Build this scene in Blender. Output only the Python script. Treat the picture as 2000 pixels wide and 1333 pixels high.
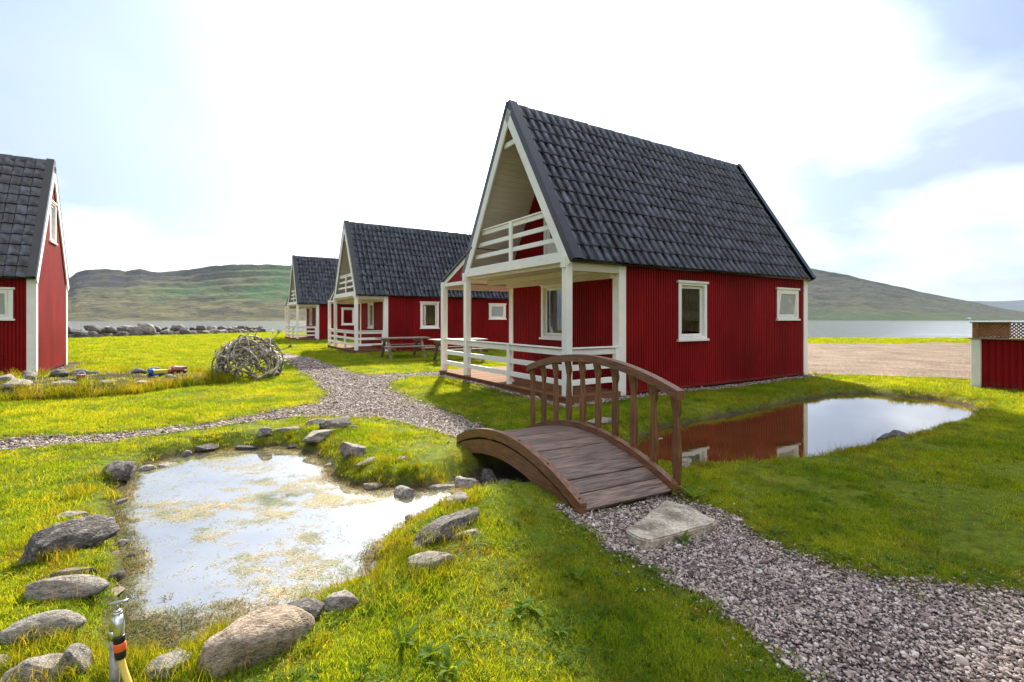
import bpy, bmesh, math, random
import numpy as np
from mathutils import Vector, Matrix, Euler

# ------------------------------------------------------------------ clear, camera, sky, sun, exposure
for o in list(bpy.data.objects): bpy.data.objects.remove(o)
SC = bpy.context.scene
COL = SC.collection
CAMH = 1.40; FPX = 966.0; HY = 623.0           # eye height, focal length and horizon row in photo pixels
cam_d = bpy.data.cameras.new('camera'); cam = bpy.data.objects.new('camera', cam_d); COL.objects.link(cam)
cam.location = (0, 0, CAMH); cam.rotation_euler = (math.radians(90), 0, 0)
cam_d.sensor_width = 36; cam_d.lens = FPX / 2000 * 36; cam_d.shift_y = -(666.5 - HY) / 2000
cam_d.clip_start = 0.05; cam_d.clip_end = 30000
SC.camera = cam
SUN_AZ = math.radians(-3.5)      # measured from +Y towards +X (the sun stands ahead of the camera)
SUN_EL = math.radians(33)
sun_d = bpy.data.lights.new('sun', 'SUN'); sun = bpy.data.objects.new('sun', sun_d); COL.objects.link(sun)
sun_d.energy = 5.0; sun_d.angle = math.radians(2.2); sun_d.color = (1.0, 0.92, 0.76)
sdir = Vector((math.sin(SUN_AZ) * math.cos(SUN_EL), math.cos(SUN_AZ) * math.cos(SUN_EL), math.sin(SUN_EL)))
sun.rotation_euler = sdir.to_track_quat('Z', 'Y').to_euler(); sun.location = sdir * 50
SC.view_settings.view_transform = 'Standard'; SC.view_settings.look = 'None'
SC.view_settings.exposure = 1.28; SC.view_settings.gamma = 1.0; SC.view_settings.use_curve_mapping = False
SC.cycles.max_bounces = 8; SC.cycles.transparent_max_bounces = 12; SC.cycles.volume_bounces = 0
SC.cycles.caustics_reflective = False; SC.cycles.caustics_refractive = False
SC.cycles.sample_clamp_indirect = 8.0
SC.cycles.use_denoising = True

W = bpy.data.worlds.new('World'); SC.world = W; W.use_nodes = True
wn = W.node_tree; wn.nodes.clear()
def N(t, typ, **kw):
    n = t.nodes.new(typ)
    for k, v in kw.items():
        if k.startswith('i_'):
            key = k[2:]; key = int(key) if key.isdigit() else key.replace('_', ' ')
            n.inputs[key].default_value = v
        else: setattr(n, k, v)
    return n
def mixc(t, fac, a, b, blend='MIX'):
    n = t.nodes.new('ShaderNodeMix'); n.data_type = 'RGBA'; n.blend_type = blend
    for s, v in ((n.inputs[0], fac), (n.inputs[6], a), (n.inputs[7], b)):
        if hasattr(v, 'is_linked') or hasattr(v, 'links'): t.links.new(v, s)
        elif isinstance(v, (int, float)): s.default_value = v
        else: s.default_value = (*v, 1) if len(v) == 3 else v
    return n.outputs[2]
def mth(t, op, a, b=0.0, c=None, clamp=False):
    n = t.nodes.new('ShaderNodeMath'); n.operation = op; n.use_clamp = clamp
    for i, v in enumerate((a, b, c)):
        if v is None: continue
        if hasattr(v, 'links'): t.links.new(v, n.inputs[i])
        else: n.inputs[i].default_value = v
    return n.outputs[0]
def ramp(t, fac, stops):
    n = t.nodes.new('ShaderNodeValToRGB'); t.links.new(fac, n.inputs[0])
    e = n.color_ramp.elements
    while len(e) < len(stops): e.new(0.5)
    for el, (p, c) in zip(e, stops):
        el.position = p; el.color = (*c, 1) if len(c) == 3 else c
    return n.outputs[0]
SEED1, SEED2 = 6.2, 5.5
sky = N(wn, 'ShaderNodeTexSky', sky_type='NISHITA', sun_disc=False)
sky.sun_elevation = SUN_EL; sky.sun_rotation = SUN_AZ; sky.air_density = 1.0; sky.dust_density = 2.0
tc = N(wn, 'ShaderNodeTexCoord'); sep = N(wn, 'ShaderNodeSeparateXYZ'); wn.links.new(tc.outputs['Generated'], sep.inputs[0])
zz = mth(wn, 'ADD', mth(wn, 'MAXIMUM', sep.outputs[2], 0.0), 0.30)
comb = N(wn, 'ShaderNodeCombineXYZ')
wn.links.new(mth(wn, 'DIVIDE', sep.outputs[0], zz), comb.inputs[0]); wn.links.new(mth(wn, 'DIVIDE', sep.outputs[1], zz), comb.inputs[1])
comb.inputs[2].default_value = SEED1
nz = N(wn, 'ShaderNodeTexNoise', i_Scale=0.55, i_Detail=7.0, i_Roughness=0.5, i_Distortion=0.5); wn.links.new(comb.outputs[0], nz.inputs['Vector'])
comb2 = N(wn, 'ShaderNodeVectorMath', operation='ADD'); wn.links.new(comb.outputs[0], comb2.inputs[0]); comb2.inputs[1].default_value = (7.3, 2.2, SEED2)
nz2 = N(wn, 'ShaderNodeTexNoise', i_Scale=0.85, i_Detail=6.0, i_Roughness=0.5); wn.links.new(comb2.outputs[0], nz2.inputs['Vector'])
cover = ramp(wn, nz.outputs[0], [(0.40, (0.10,) * 3), (0.60, (1.0,) * 3)])
shade = ramp(wn, nz2.outputs[0], [(0.43, (0.34, 0.405, 0.53)), (0.53, (0.70, 0.76, 0.86)), (0.66, (1.4, 1.38, 1.36))])
sd = N(wn, 'ShaderNodeVectorMath', operation='DOT_PRODUCT'); wn.links.new(tc.outputs['Generated'], sd.inputs[0]); sd.inputs[1].default_value = tuple(sdir)
glow = mth(wn, 'MULTIPLY_ADD', mth(wn, 'POWER', mth(wn, 'MAXIMUM', sd.outputs['Value'], 0.0), 6.0), 11.0, 5.3)   # thin cloud scatters the sun forward
cl = N(wn, 'ShaderNodeVectorMath', operation='SCALE'); wn.links.new(shade, cl.inputs[0]); wn.links.new(glow, cl.inputs['Scale'])
skyb = mixc(wn, 1.0, sky.outputs[0], (0.36, 0.43, 0.56), 'MULTIPLY')
skyc = mixc(wn, cover, skyb, cl.outputs[0])
bg = N(wn, 'ShaderNodeBackground', i_Strength=0.122); wn.links.new(skyc, bg.inputs[0])
wo = N(wn, 'ShaderNodeOutputWorld'); wn.links.new(bg.outputs[0], wo.inputs[0])

# ------------------------------------------------------------------ helpers
random.seed(5); RNG = np.random.default_rng(11)
def gp(px, py, z=0.0):
    """photo pixel -> world point on the level z"""
    d = (py - HY) / FPX; Y = (CAMH - z) / d
    return Vector(((px - 1000) / FPX * Y, Y, z))
def gpl(pts, z=0.0): return np.array([gp(x, y, z)[:2] for x, y in pts])
def tag(o, label=None, cat=None, group=None, kind=None):
    if label: o['label'] = label
    if cat: o['category'] = cat
    if group: o['group'] = group
    if kind: o['kind'] = kind
    return o
def empty(name, loc=(0, 0, 0), rz=0.0):
    o = bpy.data.objects.new(name, None); COL.objects.link(o); o.location = loc; o.rotation_euler = (0, 0, rz)
    o.empty_display_size = 0.2; return o
def link(name, me, parent=None, loc=None, rot=None):
    o = bpy.data.objects.new(name, me); COL.objects.link(o)
    if parent: o.parent = parent
    if loc is not None: o.location = loc
    if rot is not None: o.rotation_euler = rot
    return o
def copy_tree(o, parent=None):
    c = o.copy(); COL.objects.link(c); c.parent = parent
    for ch in list(o.children): copy_tree(ch, c)
    return c
_S = [(a, b, c) for a in (-1, 1) for b in (-1, 1) for c in (-1, 1)]
def _cb():
    idx = {(s, a): i * 3 + a for i, s in enumerate(_S) for a in range(3)}
    F = []
    for a in range(3):
        for sg in (-1, 1):
            o1, o2 = [k for k in range(3) if k != a]
            q = []
            for u, v in ((-1, -1), (1, -1), (1, 1), (-1, 1)):
                s = [0, 0, 0]; s[a] = sg; s[o1] = u; s[o2] = v; q.append(idx[(tuple(s), a)])
            F.append(q)
    for k in range(3):
        a, b = [i for i in range(3) if i != k]
        for sa in (-1, 1):
            for sb in (-1, 1):
                s = [0, 0, 0]; s[a] = sa; s[b] = sb; s1 = list(s); s2 = list(s); s1[k] = -1; s2[k] = 1
                F.append([idx[(tuple(s1), a)], idx[(tuple(s2), a)], idx[(tuple(s2), b)], idx[(tuple(s1), b)]])
    for s in _S: F.append([idx[(s, 0)], idx[(s, 1)], idx[(s, 2)]])
    P = [Vector([(s[j] if j == a else s[j] * 0.8) for j in range(3)]) for s in _S for a in range(3)]
    out = []
    for f in F:
        n = (P[f[1]] - P[f[0]]).cross(P[f[2]] - P[f[0]]); c = sum((P[i] for i in f), Vector()) / len(f)
        out.append(f if n.dot(c) > 0 else f[::-1])
    return out
CBF = _cb()
class MB:
    def __init__(s): s.v = []; s.f = []
    def add(s, vs, fs):
        o = len(s.v); s.v += [tuple(v) for v in vs]; s.f += [tuple(i + o for i in f) for f in fs]
    def box(s, x0, x1, y0, y1, z0, z1, c=0.004, M=None):
        h = Vector(((x1 - x0) / 2, (y1 - y0) / 2, (z1 - z0) / 2)); m = Vector(((x1 + x0) / 2, (y1 + y0) / 2, (z1 + z0) / 2))
        c = min(c, min(abs(h.x), abs(h.y), abs(h.z)) * 0.45)
        vs = []
        for sg in _S:
            for a in range(3):
                p = Vector([sg[j] * (h[j] - (0 if j == a else c)) for j in range(3)]) + m
                vs.append(M @ p if M else p)
        s.add(vs, CBF)
    def bar(s, a, b, w, h, up=(0, 0, 1), c=0.004):
        a = Vector(a); b = Vector(b); d = b - a; L = d.length; x = d.normalized(); up = Vector(up)
        y = up.cross(x).normalized(); z = x.cross(y)
        M = Matrix((x, y, z)).transposed().to_4x4(); M.translation = a
        s.box(0, L, -w / 2, w / 2, -h / 2, h / 2, c, M)
    def tube(s, pts, rad, n=8, cap=True):
        pts = [Vector(p) for p in pts]; o = len(s.v); K = len(pts)
        r = rad if isinstance(rad, (list, tuple)) else [rad] * K
        t0 = (pts[1] - pts[0]).normalized(); nn = t0.orthogonal().normalized()
        for i, p in enumerate(pts):
            t = (pts[min(i + 1, K - 1)] - pts[max(i - 1, 0)]).normalized()
            nn = (nn - t * nn.dot(t)).normalized(); bb = t.cross(nn)
            for k in range(n):
                a = 2 * math.pi * k / n; s.v.append(tuple(p + (nn * math.cos(a) + bb * math.sin(a)) * r[i]))
        for i in range(K - 1):
            for k in range(n):
                k2 = (k + 1) % n
                s.f.append((o + i * n + k, o + i * n + k2, o + (i + 1) * n + k2, o + (i + 1) * n + k))
        if cap:
            s.f.append(tuple(o + k for k in range(n))[::-1]); s.f.append(tuple(o + (K - 1) * n + k for k in range(n)))
    def strip(s, secs):
        """closed 4-point sections swept along a list"""
        o = len(s.v); K = len(secs); m = len(secs[0])
        for q in secs: s.v += [tuple(p) for p in q]
        for i in range(K - 1):
            for k in range(m):
                k2 = (k + 1) % m
                s.f.append((o + i * m + k, o + (i + 1) * m + k, o + (i + 1) * m + k2, o + i * m + k2))
        s.f.append(tuple(o + k for k in range(m))); s.f.append(tuple(o + (K - 1) * m + k for k in range(m))[::-1])
    def mesh(s, name, mat, smooth=False):
        me = bpy.data.meshes.new(name); me.from_pydata(s.v, [], s.f); me.materials.append(mat)
        if smooth: me.polygons.foreach_set('use_smooth', [True] * len(me.polygons))
        me.update(); return me
    def build(s, name, mat, parent=None, smooth=False, loc=None, rot=None):
        return link(name, s.mesh(name, mat, smooth), parent, loc, rot)
def meshnp(name, V, F, mat, smooth=False):
    me = bpy.data.meshes.new(name); V = np.asarray(V, dtype=np.float32); F = np.asarray(F, dtype=np.int32)
    me.vertices.add(len(V)); me.vertices.foreach_set('co', V.ravel())
    k = F.shape[1]; me.loops.add(F.size); me.loops.foreach_set('vertex_index', F.ravel())
    me.polygons.add(len(F)); me.polygons.foreach_set('loop_start', np.arange(0, F.size, k, dtype=np.int32))
    me.polygons.foreach_set('use_smooth', np.full(len(F), smooth))
    me.update(calc_edges=True); me.materials.append(mat); return me

# numpy value noise
_PT = RNG.random((256, 256))
def vnoise(x, y):
    x = np.asarray(x, float); y = np.asarray(y, float)
    xi = np.floor(x).astype(int); yi = np.floor(y).astype(int); fx = x - xi; fy = y - yi
    fx = fx * fx * (3 - 2 * fx); fy = fy * fy * (3 - 2 * fy)
    g = lambda a, b: _PT[a & 255, b & 255]
    return (g(xi, yi) * (1 - fx) + g(xi + 1, yi) * fx) * (1 - fy) + (g(xi, yi + 1) * (1 - fx) + g(xi + 1, yi + 1) * fx) * fy
def fbm(x, y, o=4, g=0.5):
    t = 0; a = 1; n = 0
    for k in range(o):
        t = t + a * (vnoise(x * 2 ** k + 17.3 * k, y * 2 ** k + 5.1 * k) - 0.5); n += a; a *= g
    return t / n * 2
def sdf(P, poly):
    P = np.asarray(P, float); d = np.full(len(P), 1e9); ins = np.zeros(len(P), bool); n = len(poly)
    for i in range(n):
        a = poly[i]; b = poly[(i + 1) % n]; e = b - a; w = P - a
        t = np.clip((w @ e) / max(e @ e, 1e-12), 0, 1); d = np.minimum(d, np.linalg.norm(w - t[:, None] * e, axis=1))
        c = (a[1] > P[:, 1]) != (b[1] > P[:, 1])
        with np.errstate(divide='ignore', invalid='ignore'):
            ins ^= c & (P[:, 0] < (b[0] - a[0]) * (P[:, 1] - a[1]) / (b[1] - a[1]) + a[0])
    return np.where(ins, -d, d)

# ------------------------------------------------------------------ materials
def pmat(name, col, rough=0.6, var=0.15, scale=6.0, bump=0.15, bscale=60.0, stretch=(1, 1, 1), col2=None, objrand=0.0,
         metallic=0.0, spec=0.5, mixlo=0.35, mixhi=0.65, bdist=0.004):
    m = bpy.data.materials.new(name); m.use_nodes = True; t = m.node_tree; t.nodes.clear()
    out = N(t, 'ShaderNodeOutputMaterial'); p = N(t, 'ShaderNodeBsdfPrincipled'); t.links.new(p.outputs[0], out.inputs[0])
    tcn = N(t, 'ShaderNodeTexCoord'); oi = N(t, 'ShaderNodeObjectInfo')
    off = N(t, 'ShaderNodeVectorMath', operation='SCALE'); off.inputs[0].default_value = (37.0, 91.0, 53.0); t.links.new(oi.outputs['Random'], off.inputs['Scale'])
    add = N(t, 'ShaderNodeVectorMath', operation='ADD'); t.links.new(tcn.outputs['Object'], add.inputs[0]); t.links.new(off.outputs[0], add.inputs[1])
    mp = N(t, 'ShaderNodeMapping'); mp.inputs['Scale'].default_value = stretch; t.links.new(add.outputs[0], mp.inputs[0])
    n1 = N(t, 'ShaderNodeTexNoise', i_Scale=scale, i_Detail=6.0, i_Roughness=0.6); t.links.new(mp.outputs[0], n1.inputs['Vector'])
    lo = tuple(c * (1 - var) for c in col); hi = tuple(min(1, c * (1 + var)) for c in (col2 or col))
    c = ramp(t, n1.outputs[0], [(mixlo, lo), (mixhi, hi)])
    if objrand:
        f = mth(t, 'MULTIPLY_ADD', oi.outputs['Random'], 2 * objrand, 1 - objrand)
        hs = N(t, 'ShaderNodeHueSaturation'); t.links.new(f, hs.inputs['Value']); t.links.new(c, hs.inputs['Color']); c = hs.outputs[0]
    t.links.new(c, p.inputs['Base Color'])
    p.inputs['Metallic'].default_value = metallic; p.inputs['Specular IOR Level'].default_value = spec
    rr = N(t, 'ShaderNodeMapRange'); rr.inputs['To Min'].default_value = max(0, rough - 0.12); rr.inputs['To Max'].default_value = min(1, rough + 0.12)
    t.links.new(n1.outputs[0], rr.inputs[0]); t.links.new(rr.outputs[0], p.inputs['Roughness'])
    if bump:
        n2 = N(t, 'ShaderNodeTexNoise', i_Scale=bscale, i_Detail=4.0); t.links.new(mp.outputs[0], n2.inputs['Vector'])
        b = N(t, 'ShaderNodeBump', i_Strength=bump, i_Distance=bdist); t.links.new(n2.outputs[0], b.inputs['Height']); t.links.new(b.outputs[0], p.inputs['Normal'])
    return m
M = {}
M['red'] = pmat('red_wall_paint', (0.235, 0.0056, 0.0066), 0.65, 0.20, 2.2, 0.1, 90, (1, 1, 0.35), objrand=0.03, spec=0.12)
def splash(m, zmax, dirt, amt, lo=(0.9, 0.93, 0.92), hi=(1.06, 1.04, 1.0)):
    t = m.node_tree; p = [n for n in t.nodes if n.type == 'BSDF_PRINCIPLED'][0]; old = p.inputs['Base Color'].links[0].from_socket
    g = N(t, 'ShaderNodeNewGeometry'); sx = N(t, 'ShaderNodeSeparateXYZ'); t.links.new(g.outputs['Position'], sx.inputs[0])
    n = N(t, 'ShaderNodeTexNoise', i_Scale=5.0, i_Detail=8.0, i_Roughness=0.7); t.links.new(g.outputs['Position'], n.inputs['Vector'])
    lim = mth(t, 'MULTIPLY', mth(t, 'SUBTRACT', n.outputs[0], 0.25), zmax * 2.2)
    f = mth(t, 'MULTIPLY', mth(t, 'DIVIDE', mth(t, 'SUBTRACT', lim, sx.outputs[2]), zmax * 0.7, clamp=True), amt, clamp=True)
    n2 = N(t, 'ShaderNodeTexNoise', i_Scale=0.8, i_Detail=5.0); t.links.new(g.outputs['Position'], n2.inputs['Vector'])
    c = mixc(t, 1.0, old, ramp(t, n2.outputs[0], [(0.35, lo), (0.65, hi)]), 'MULTIPLY')
    t.links.new(mixc(t, f, c, dirt), p.inputs['Base Color'])
splash(M['red'], 0.30, (0.10, 0.055, 0.035), 0.5, (0.86, 0.9, 0.9), (1.12, 1.3, 1.3))
M['white'] = pmat('white_paint', (0.87, 0.845, 0.815), 0.5, 0.04, 5, 0.12, 60, (1, 1, 1), objrand=0.03)
splash(M['white'], 0.22, (0.33, 0.27, 0.19), 0.5)
M['cream'] = pmat('cream_board', (0.68, 0.60, 0.52), 0.6, 0.08, 5, 0.1, 50, (0.3, 4, 4), objrand=0.05)
M['tile'] = pmat('slate_grey_roof_tile', (0.0085, 0.0098, 0.0140), 0.30, 0.35, 4.5, 0.15, 30, objrand=0.22, col2=(0.078, 0.090, 0.125), mixlo=0.44, mixhi=0.74, spec=0.5, bdist=0.008)
M['roofmetal'] = pmat('dark_roof_trim', (0.015, 0.017, 0.022), 0.36, 0.2, 4, 0.1, 40)
M['deckwood'] = pmat('porch_deck_wood', (0.20, 0.095, 0.045), 0.85, 0.3, 5, 0.3, 60, (1, 14, 14), objrand=0.15, spec=0.12)
M['bridge'] = pmat('brown_bridge_wood', (0.165, 0.068, 0.028), 0.5, 0.5, 5, 0.5, 30, (14, 1.2, 14), objrand=0.12)
M['bridgev'] = pmat('brown_baluster_wood', (0.175, 0.072, 0.028), 0.5, 0.5, 5, 0.45, 30, (14, 14, 1.2), objrand=0.12)
M['plank'] = pmat('weathered_bridge_plank', (0.056, 0.034, 0.025), 0.45, 0.5, 4.5, 0.6, 26, (1.1, 16, 16), objrand=0.28, col2=(0.170, 0.110, 0.082))
M['greywood'] = pmat('weathered_table_wood', (0.25, 0.19, 0.14), 0.7, 0.3, 5, 0.3, 40, (1, 12, 12), objrand=0.15)
M['trellis'] = pmat('orange_brown_trellis_wood', (0.27, 0.125, 0.042), 0.6, 0.3, 8, 0.2, 60, objrand=0.1)
M['black'] = pmat('black_plinth', (0.012, 0.012, 0.014), 0.7, 0.2, 10, 0.1)
M['antler'] = pmat('bleached_antler', (0.14, 0.115, 0.082), 0.7, 0.45, 7, 0.3, 60, objrand=0.65, col2=(0.40, 0.36, 0.29))
M['chrome'] = pmat('worn_chrome', (0.62, 0.61, 0.58), 0.28, 0.15, 30, 0.05, 80, metallic=1.0)
M['galv'] = pmat('galvanised_pipe', (0.28, 0.28, 0.30), 0.45, 0.3, 30, 0.15, 90, metallic=0.6, col2=(0.36, 0.34, 0.33))
M['blackplastic'] = pmat('black_plastic', (0.010, 0.010, 0.014), 0.4, 0.1, 30, 0)
M['orange'] = pmat('orange_plastic', (0.85, 0.12, 0.02), 0.45, 0.06, 30, 0)
M['hose'] = pmat('yellow_hose', (0.72, 0.50, 0.10), 0.45, 0.08, 20, 0.1, 90)
M['blue'] = pmat('blue_plastic', (0.02, 0.16, 0.55), 0.4, 0.08, 20, 0)
M['yellow'] = pmat('yellow_plastic', (0.80, 0.62, 0.04), 0.4, 0.08, 20, 0)
M['redpl'] = pmat('red_plastic', (0.48, 0.05, 0.05), 0.4, 0.1, 20, 0)
M['pinkpl'] = pmat('pink_plastic', (0.55, 0.20, 0.22), 0.5, 0.1, 20, 0)
M['interior'] = pmat('pine_interior', (0.32, 0.20, 0.11), 0.7, 0.2, 5, 0.1, 40, (1, 1, 8))
M['curtain'] = pmat('white_curtain', (0.62, 0.60, 0.57), 0.9, 0.1, 6, 0.1, 40)
def rockmat(name, c1, c2, lich):
    m = pmat(name, c1, 0.85, 0.4, 4.0, 1.0, 16, col2=c2, objrand=0.15, bdist=0.02, spec=0.25); t = m.node_tree
    p = [n for n in t.nodes if n.type == 'BSDF_PRINCIPLED'][0]; old = p.inputs['Base Color'].links[0].from_socket
    mp = [n for n in t.nodes if n.type == 'MAPPING'][0]
    n3 = N(t, 'ShaderNodeTexNoise', i_Scale=7.0, i_Detail=8.0, i_Roughness=0.72); t.links.new(mp.outputs[0], n3.inputs['Vector'])
    f = ramp(t, n3.outputs[0], [(0.52, (0, 0, 0)), (0.60, (0.75,) * 3)])
    n4 = N(t, 'ShaderNodeTexNoise', i_Scale=55.0, i_Detail=4.0); t.links.new(mp.outputs[0], n4.inputs['Vector'])
    spk = ramp(t, n4.outputs[0], [(0.35, (0.62,) * 3), (0.6, (1.15,) * 3)])
    t.links.new(mixc(t, 1.0, mixc(t, f, old, lich), spk, 'MULTIPLY'), p.inputs['Base Color'])
    return m
M['rock'] = rockmat('grey_field_stone', (0.20, 0.172, 0.148), (0.32, 0.28, 0.245), (0.48, 0.46, 0.42))
M['rockdark'] = rockmat('dark_basalt_stone', (0.060, 0.053, 0.050), (0.135, 0.118, 0.110), (0.30, 0.29, 0.27))
M['rockpale'] = rockmat('pale_stone', (0.24, 0.205, 0.17), (0.36, 0.32, 0.275), (0.48, 0.46, 0.42))
M['rockbrown'] = rockmat('brown_smooth_stone', (0.27, 0.20, 0.14), (0.36, 0.28, 0.205), (0.40, 0.34, 0.27))
def glassmat():
    m = bpy.data.materials.new('window_glass'); m.use_nodes = True; t = m.node_tree; t.nodes.clear()
    out = N(t, 'ShaderNodeOutputMaterial'); tr = N(t, 'ShaderNodeBsdfTransparent'); tr.inputs[0].default_value = (0.55, 0.6, 0.58, 1)
    gl = N(t, 'ShaderNodeBsdfGlossy', i_Roughness=0.015); gl.inputs[0].default_value = (0.95, 0.97, 1, 1)
    fr = N(t, 'ShaderNodeFresnel', i_IOR=1.9); mx = N(t, 'ShaderNodeMixShader')
    t.links.new(fr.outputs[0], mx.inputs[0]); t.links.new(tr.outputs[0], mx.inputs[1]); t.links.new(gl.outputs[0], mx.inputs[2]); t.links.new(mx.outputs[0], out.inputs[0])
    return m
M['glass'] = glassmat()
def frostmat():
    return pmat('frosted_glass', (0.36, 0.39, 0.40), 0.25, 0.06, 3, 0.02, 60)
M['frost'] = frostmat()
def watermat(name, body, ior, rough, wave, wscale, stretch=(1, 1, 1), dist=0.01, base=0.0, tint=(1.0, 0.98, 0.95)):
    m = bpy.data.materials.new(name); m.use_nodes = True; t = m.node_tree; t.nodes.clear()
    out = N(t, 'ShaderNodeOutputMaterial'); df = N(t, 'ShaderNodeBsdfDiffuse'); gl = N(t, 'ShaderNodeBsdfGlossy', i_Roughness=rough)
    gl.inputs[0].default_value = (*tint, 1)
    tcn = N(t, 'ShaderNodeTexCoord'); mp = N(t, 'ShaderNodeMapping'); mp.inputs['Scale'].default_value = stretch; t.links.new(tcn.outputs['Object'], mp.inputs[0])
    nb = N(t, 'ShaderNodeTexNoise', i_Scale=2.2, i_Detail=5.0); t.links.new(tcn.outputs['Object'], nb.inputs['Vector'])
    t.links.new(ramp(t, nb.outputs[0], [(0.3, tuple(c * 0.6 for c in body)), (0.7, tuple(c * 1.4 for c in body))]), df.inputs[0])
    nw = N(t, 'ShaderNodeTexNoise', i_Scale=wscale, i_Detail=3.0); t.links.new(mp.outputs[0], nw.inputs['Vector'])
    b = N(t, 'ShaderNodeBump', i_Strength=wave, i_Distance=dist); t.links.new(nw.outputs[0], b.inputs['Height'])
    t.links.new(b.outputs[0], gl.inputs['Normal'])
    fr = N(t, 'ShaderNodeFresnel', i_IOR=ior); t.links.new(b.outputs[0], fr.inputs['Normal'])
    mx = N(t, 'ShaderNodeMixShader'); t.links.new(mth(t, 'ADD', fr.outputs[0], base, clamp=True), mx.inputs[0]); t.links.new(df.outputs[0], mx.inputs[1]); t.links.new(gl.outputs[0], mx.inputs[2])
    t.links.new(mx.outputs[0], out.inputs[0]); return m
M['pond'] = watermat('pond_water', (0.075, 0.038, 0.010), 2.0, 0.003, 0.07, 5.0, (1, 1, 1), 0.01, 0.10)
M['weedpond'] = watermat('weedy_pond_water', (0.13, 0.12, 0.09), 3.0, 0.010, 0.05, 6.0, (1, 1, 1), 0.01, 0.25, (1.0, 0.96, 0.90))
M['sea'] = watermat('fjord_water', (0.10, 0.13, 0.15), 1.7, 0.12, 0.22, 0.12, (0.25, 1, 1), 1.2, 0.4)

# ------------------------------------------------------------------ plan of the place (photo pixels -> metres)
WZ = -0.12                                                   # level of both ponds
pondA = gpl([(252, 926), (300, 903), (380, 885), (470, 877), (545, 873), (605, 884), (640, 905), (655, 935), (690, 950), (770, 953), (845, 955), (905, 950),
             (915, 962), (880, 985), (830, 1010), (790, 1040), (745, 1066), (728, 1090), (735, 1120), (690, 1152), (620, 1178), (520, 1215), (420, 1262), (330, 1290), (255, 1270),
             (228, 1210), (238, 1150), (250, 1110), (250, 1080), (225, 1040), (228, 990), (240, 955)], WZ)
pondB = gpl([(1238, 905), (1232, 868), (1290, 838), (1400, 816), (1480, 801), (1560, 783), (1640, 770), (1690, 768), (1760, 776), (1830, 781), (1893, 792), (1902, 812),
             (1850, 836), (1770, 860), (1690, 880), (1640, 893), (1565, 905), (1500, 911), (1400, 916), (1310, 918)], WZ)
chan = gpl([(880, 940), (960, 905), (1080, 893), (1200, 875), (1260, 865), (1270, 905), (1180, 925), (1080, 945), (985, 960), (910, 975)], WZ)
path_far = gpl([(540, 692), (600, 735), (642, 768), (620, 785), (560, 800), (400, 826), (200, 846), (0, 858), (-120, 866), (-120, 890), (0, 879), (200, 865), (400, 839), (530, 819),
                (640, 812), (750, 816), (800, 831), (870, 851), (905, 862), (975, 846), (930, 824), (880, 805), (820, 785), (772, 765), (756, 750), (792, 739), (868, 736),
                (874, 727), (800, 729), (720, 733), (680, 726), (640, 712), (600, 700), (562, 690)])
path_near = gpl([(1100, 1002), (1140, 1004), (1230, 985), (1305, 952), (1340, 978), (1420, 1003), (1480, 1046), (1560, 1076), (1640, 1101), (1750, 1131), (1850, 1146), (2000, 1152),
                 (2300, 1165), (2900, 1420), (1900, 1700), (1800, 1480), (1590, 1333), (1500, 1265), (1440, 1215), (1370, 1162), (1300, 1132), (1240, 1092), (1180, 1060), (1130, 1032)])
soil_bed = gpl([(-60, 752), (60, 746), (200, 741), (330, 735), (420, 738), (425, 750), (330, 757), (250, 770), (120, 778), (-60, 788)])
lot = np.array([(7.2, 13.4), (9.0, 11.6), (10.6, 11.3), (13.5, 13.0), (20, 9.0), (60, 4.0), (70, 30), (40, 29.5), (22, 28.5), (10, 28.8), (2, 31), (2, 18.0), (5.5, 15.0)])
TH = math.radians(32.3); D1 = np.array([math.cos(TH), math.sin(TH)]); D2 = np.array([-math.sin(TH), math.cos(TH)])
CAB = [((0.91, 8.17), 0.0), ((-6.30, 20.0), 0.0), ((-13.75, 31.7), 0.0), None]
_t4 = TH + math.radians(1.0); _c4 = np.array([-11.33, 11.76]) - 7.46 * np.array([math.cos(_t4), math.sin(_t4)]); CAB[3] = (tuple(_c4), math.radians(1.0))
def cab_rect(i, x0, x1, y0, y1):
    (cx, cy), r = CAB[i]; a = TH + r; e1 = np.array([math.cos(a), math.sin(a)]); e2 = np.array([-e1[1], e1[0]]); c = np.array([cx, cy])
    return np.array([c + e1 * x + e2 * y for x, y in ((x0, y0), (x1, y0), (x1, y1), (x0, y1))])
houses = [cab_rect(i, -0.05, 7.5, -0.02, 3.65) for i in range(4)] + [cab_rect(i, -0.05, 2.6, 3.4, 4.95) for i in range(4)]
gstrips = [cab_rect(i, -0.30, 7.85, -0.34, 5.1) for i in range(4)]
def shore_y(x):
    return np.interp(x, [-400, -90, -45, -31, -25, -10, 8, 16, 30, 60, 400], [-30, 14, 28, 34, 51, 56, 42, 35.2, 34.8, 33, 20])
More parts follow.
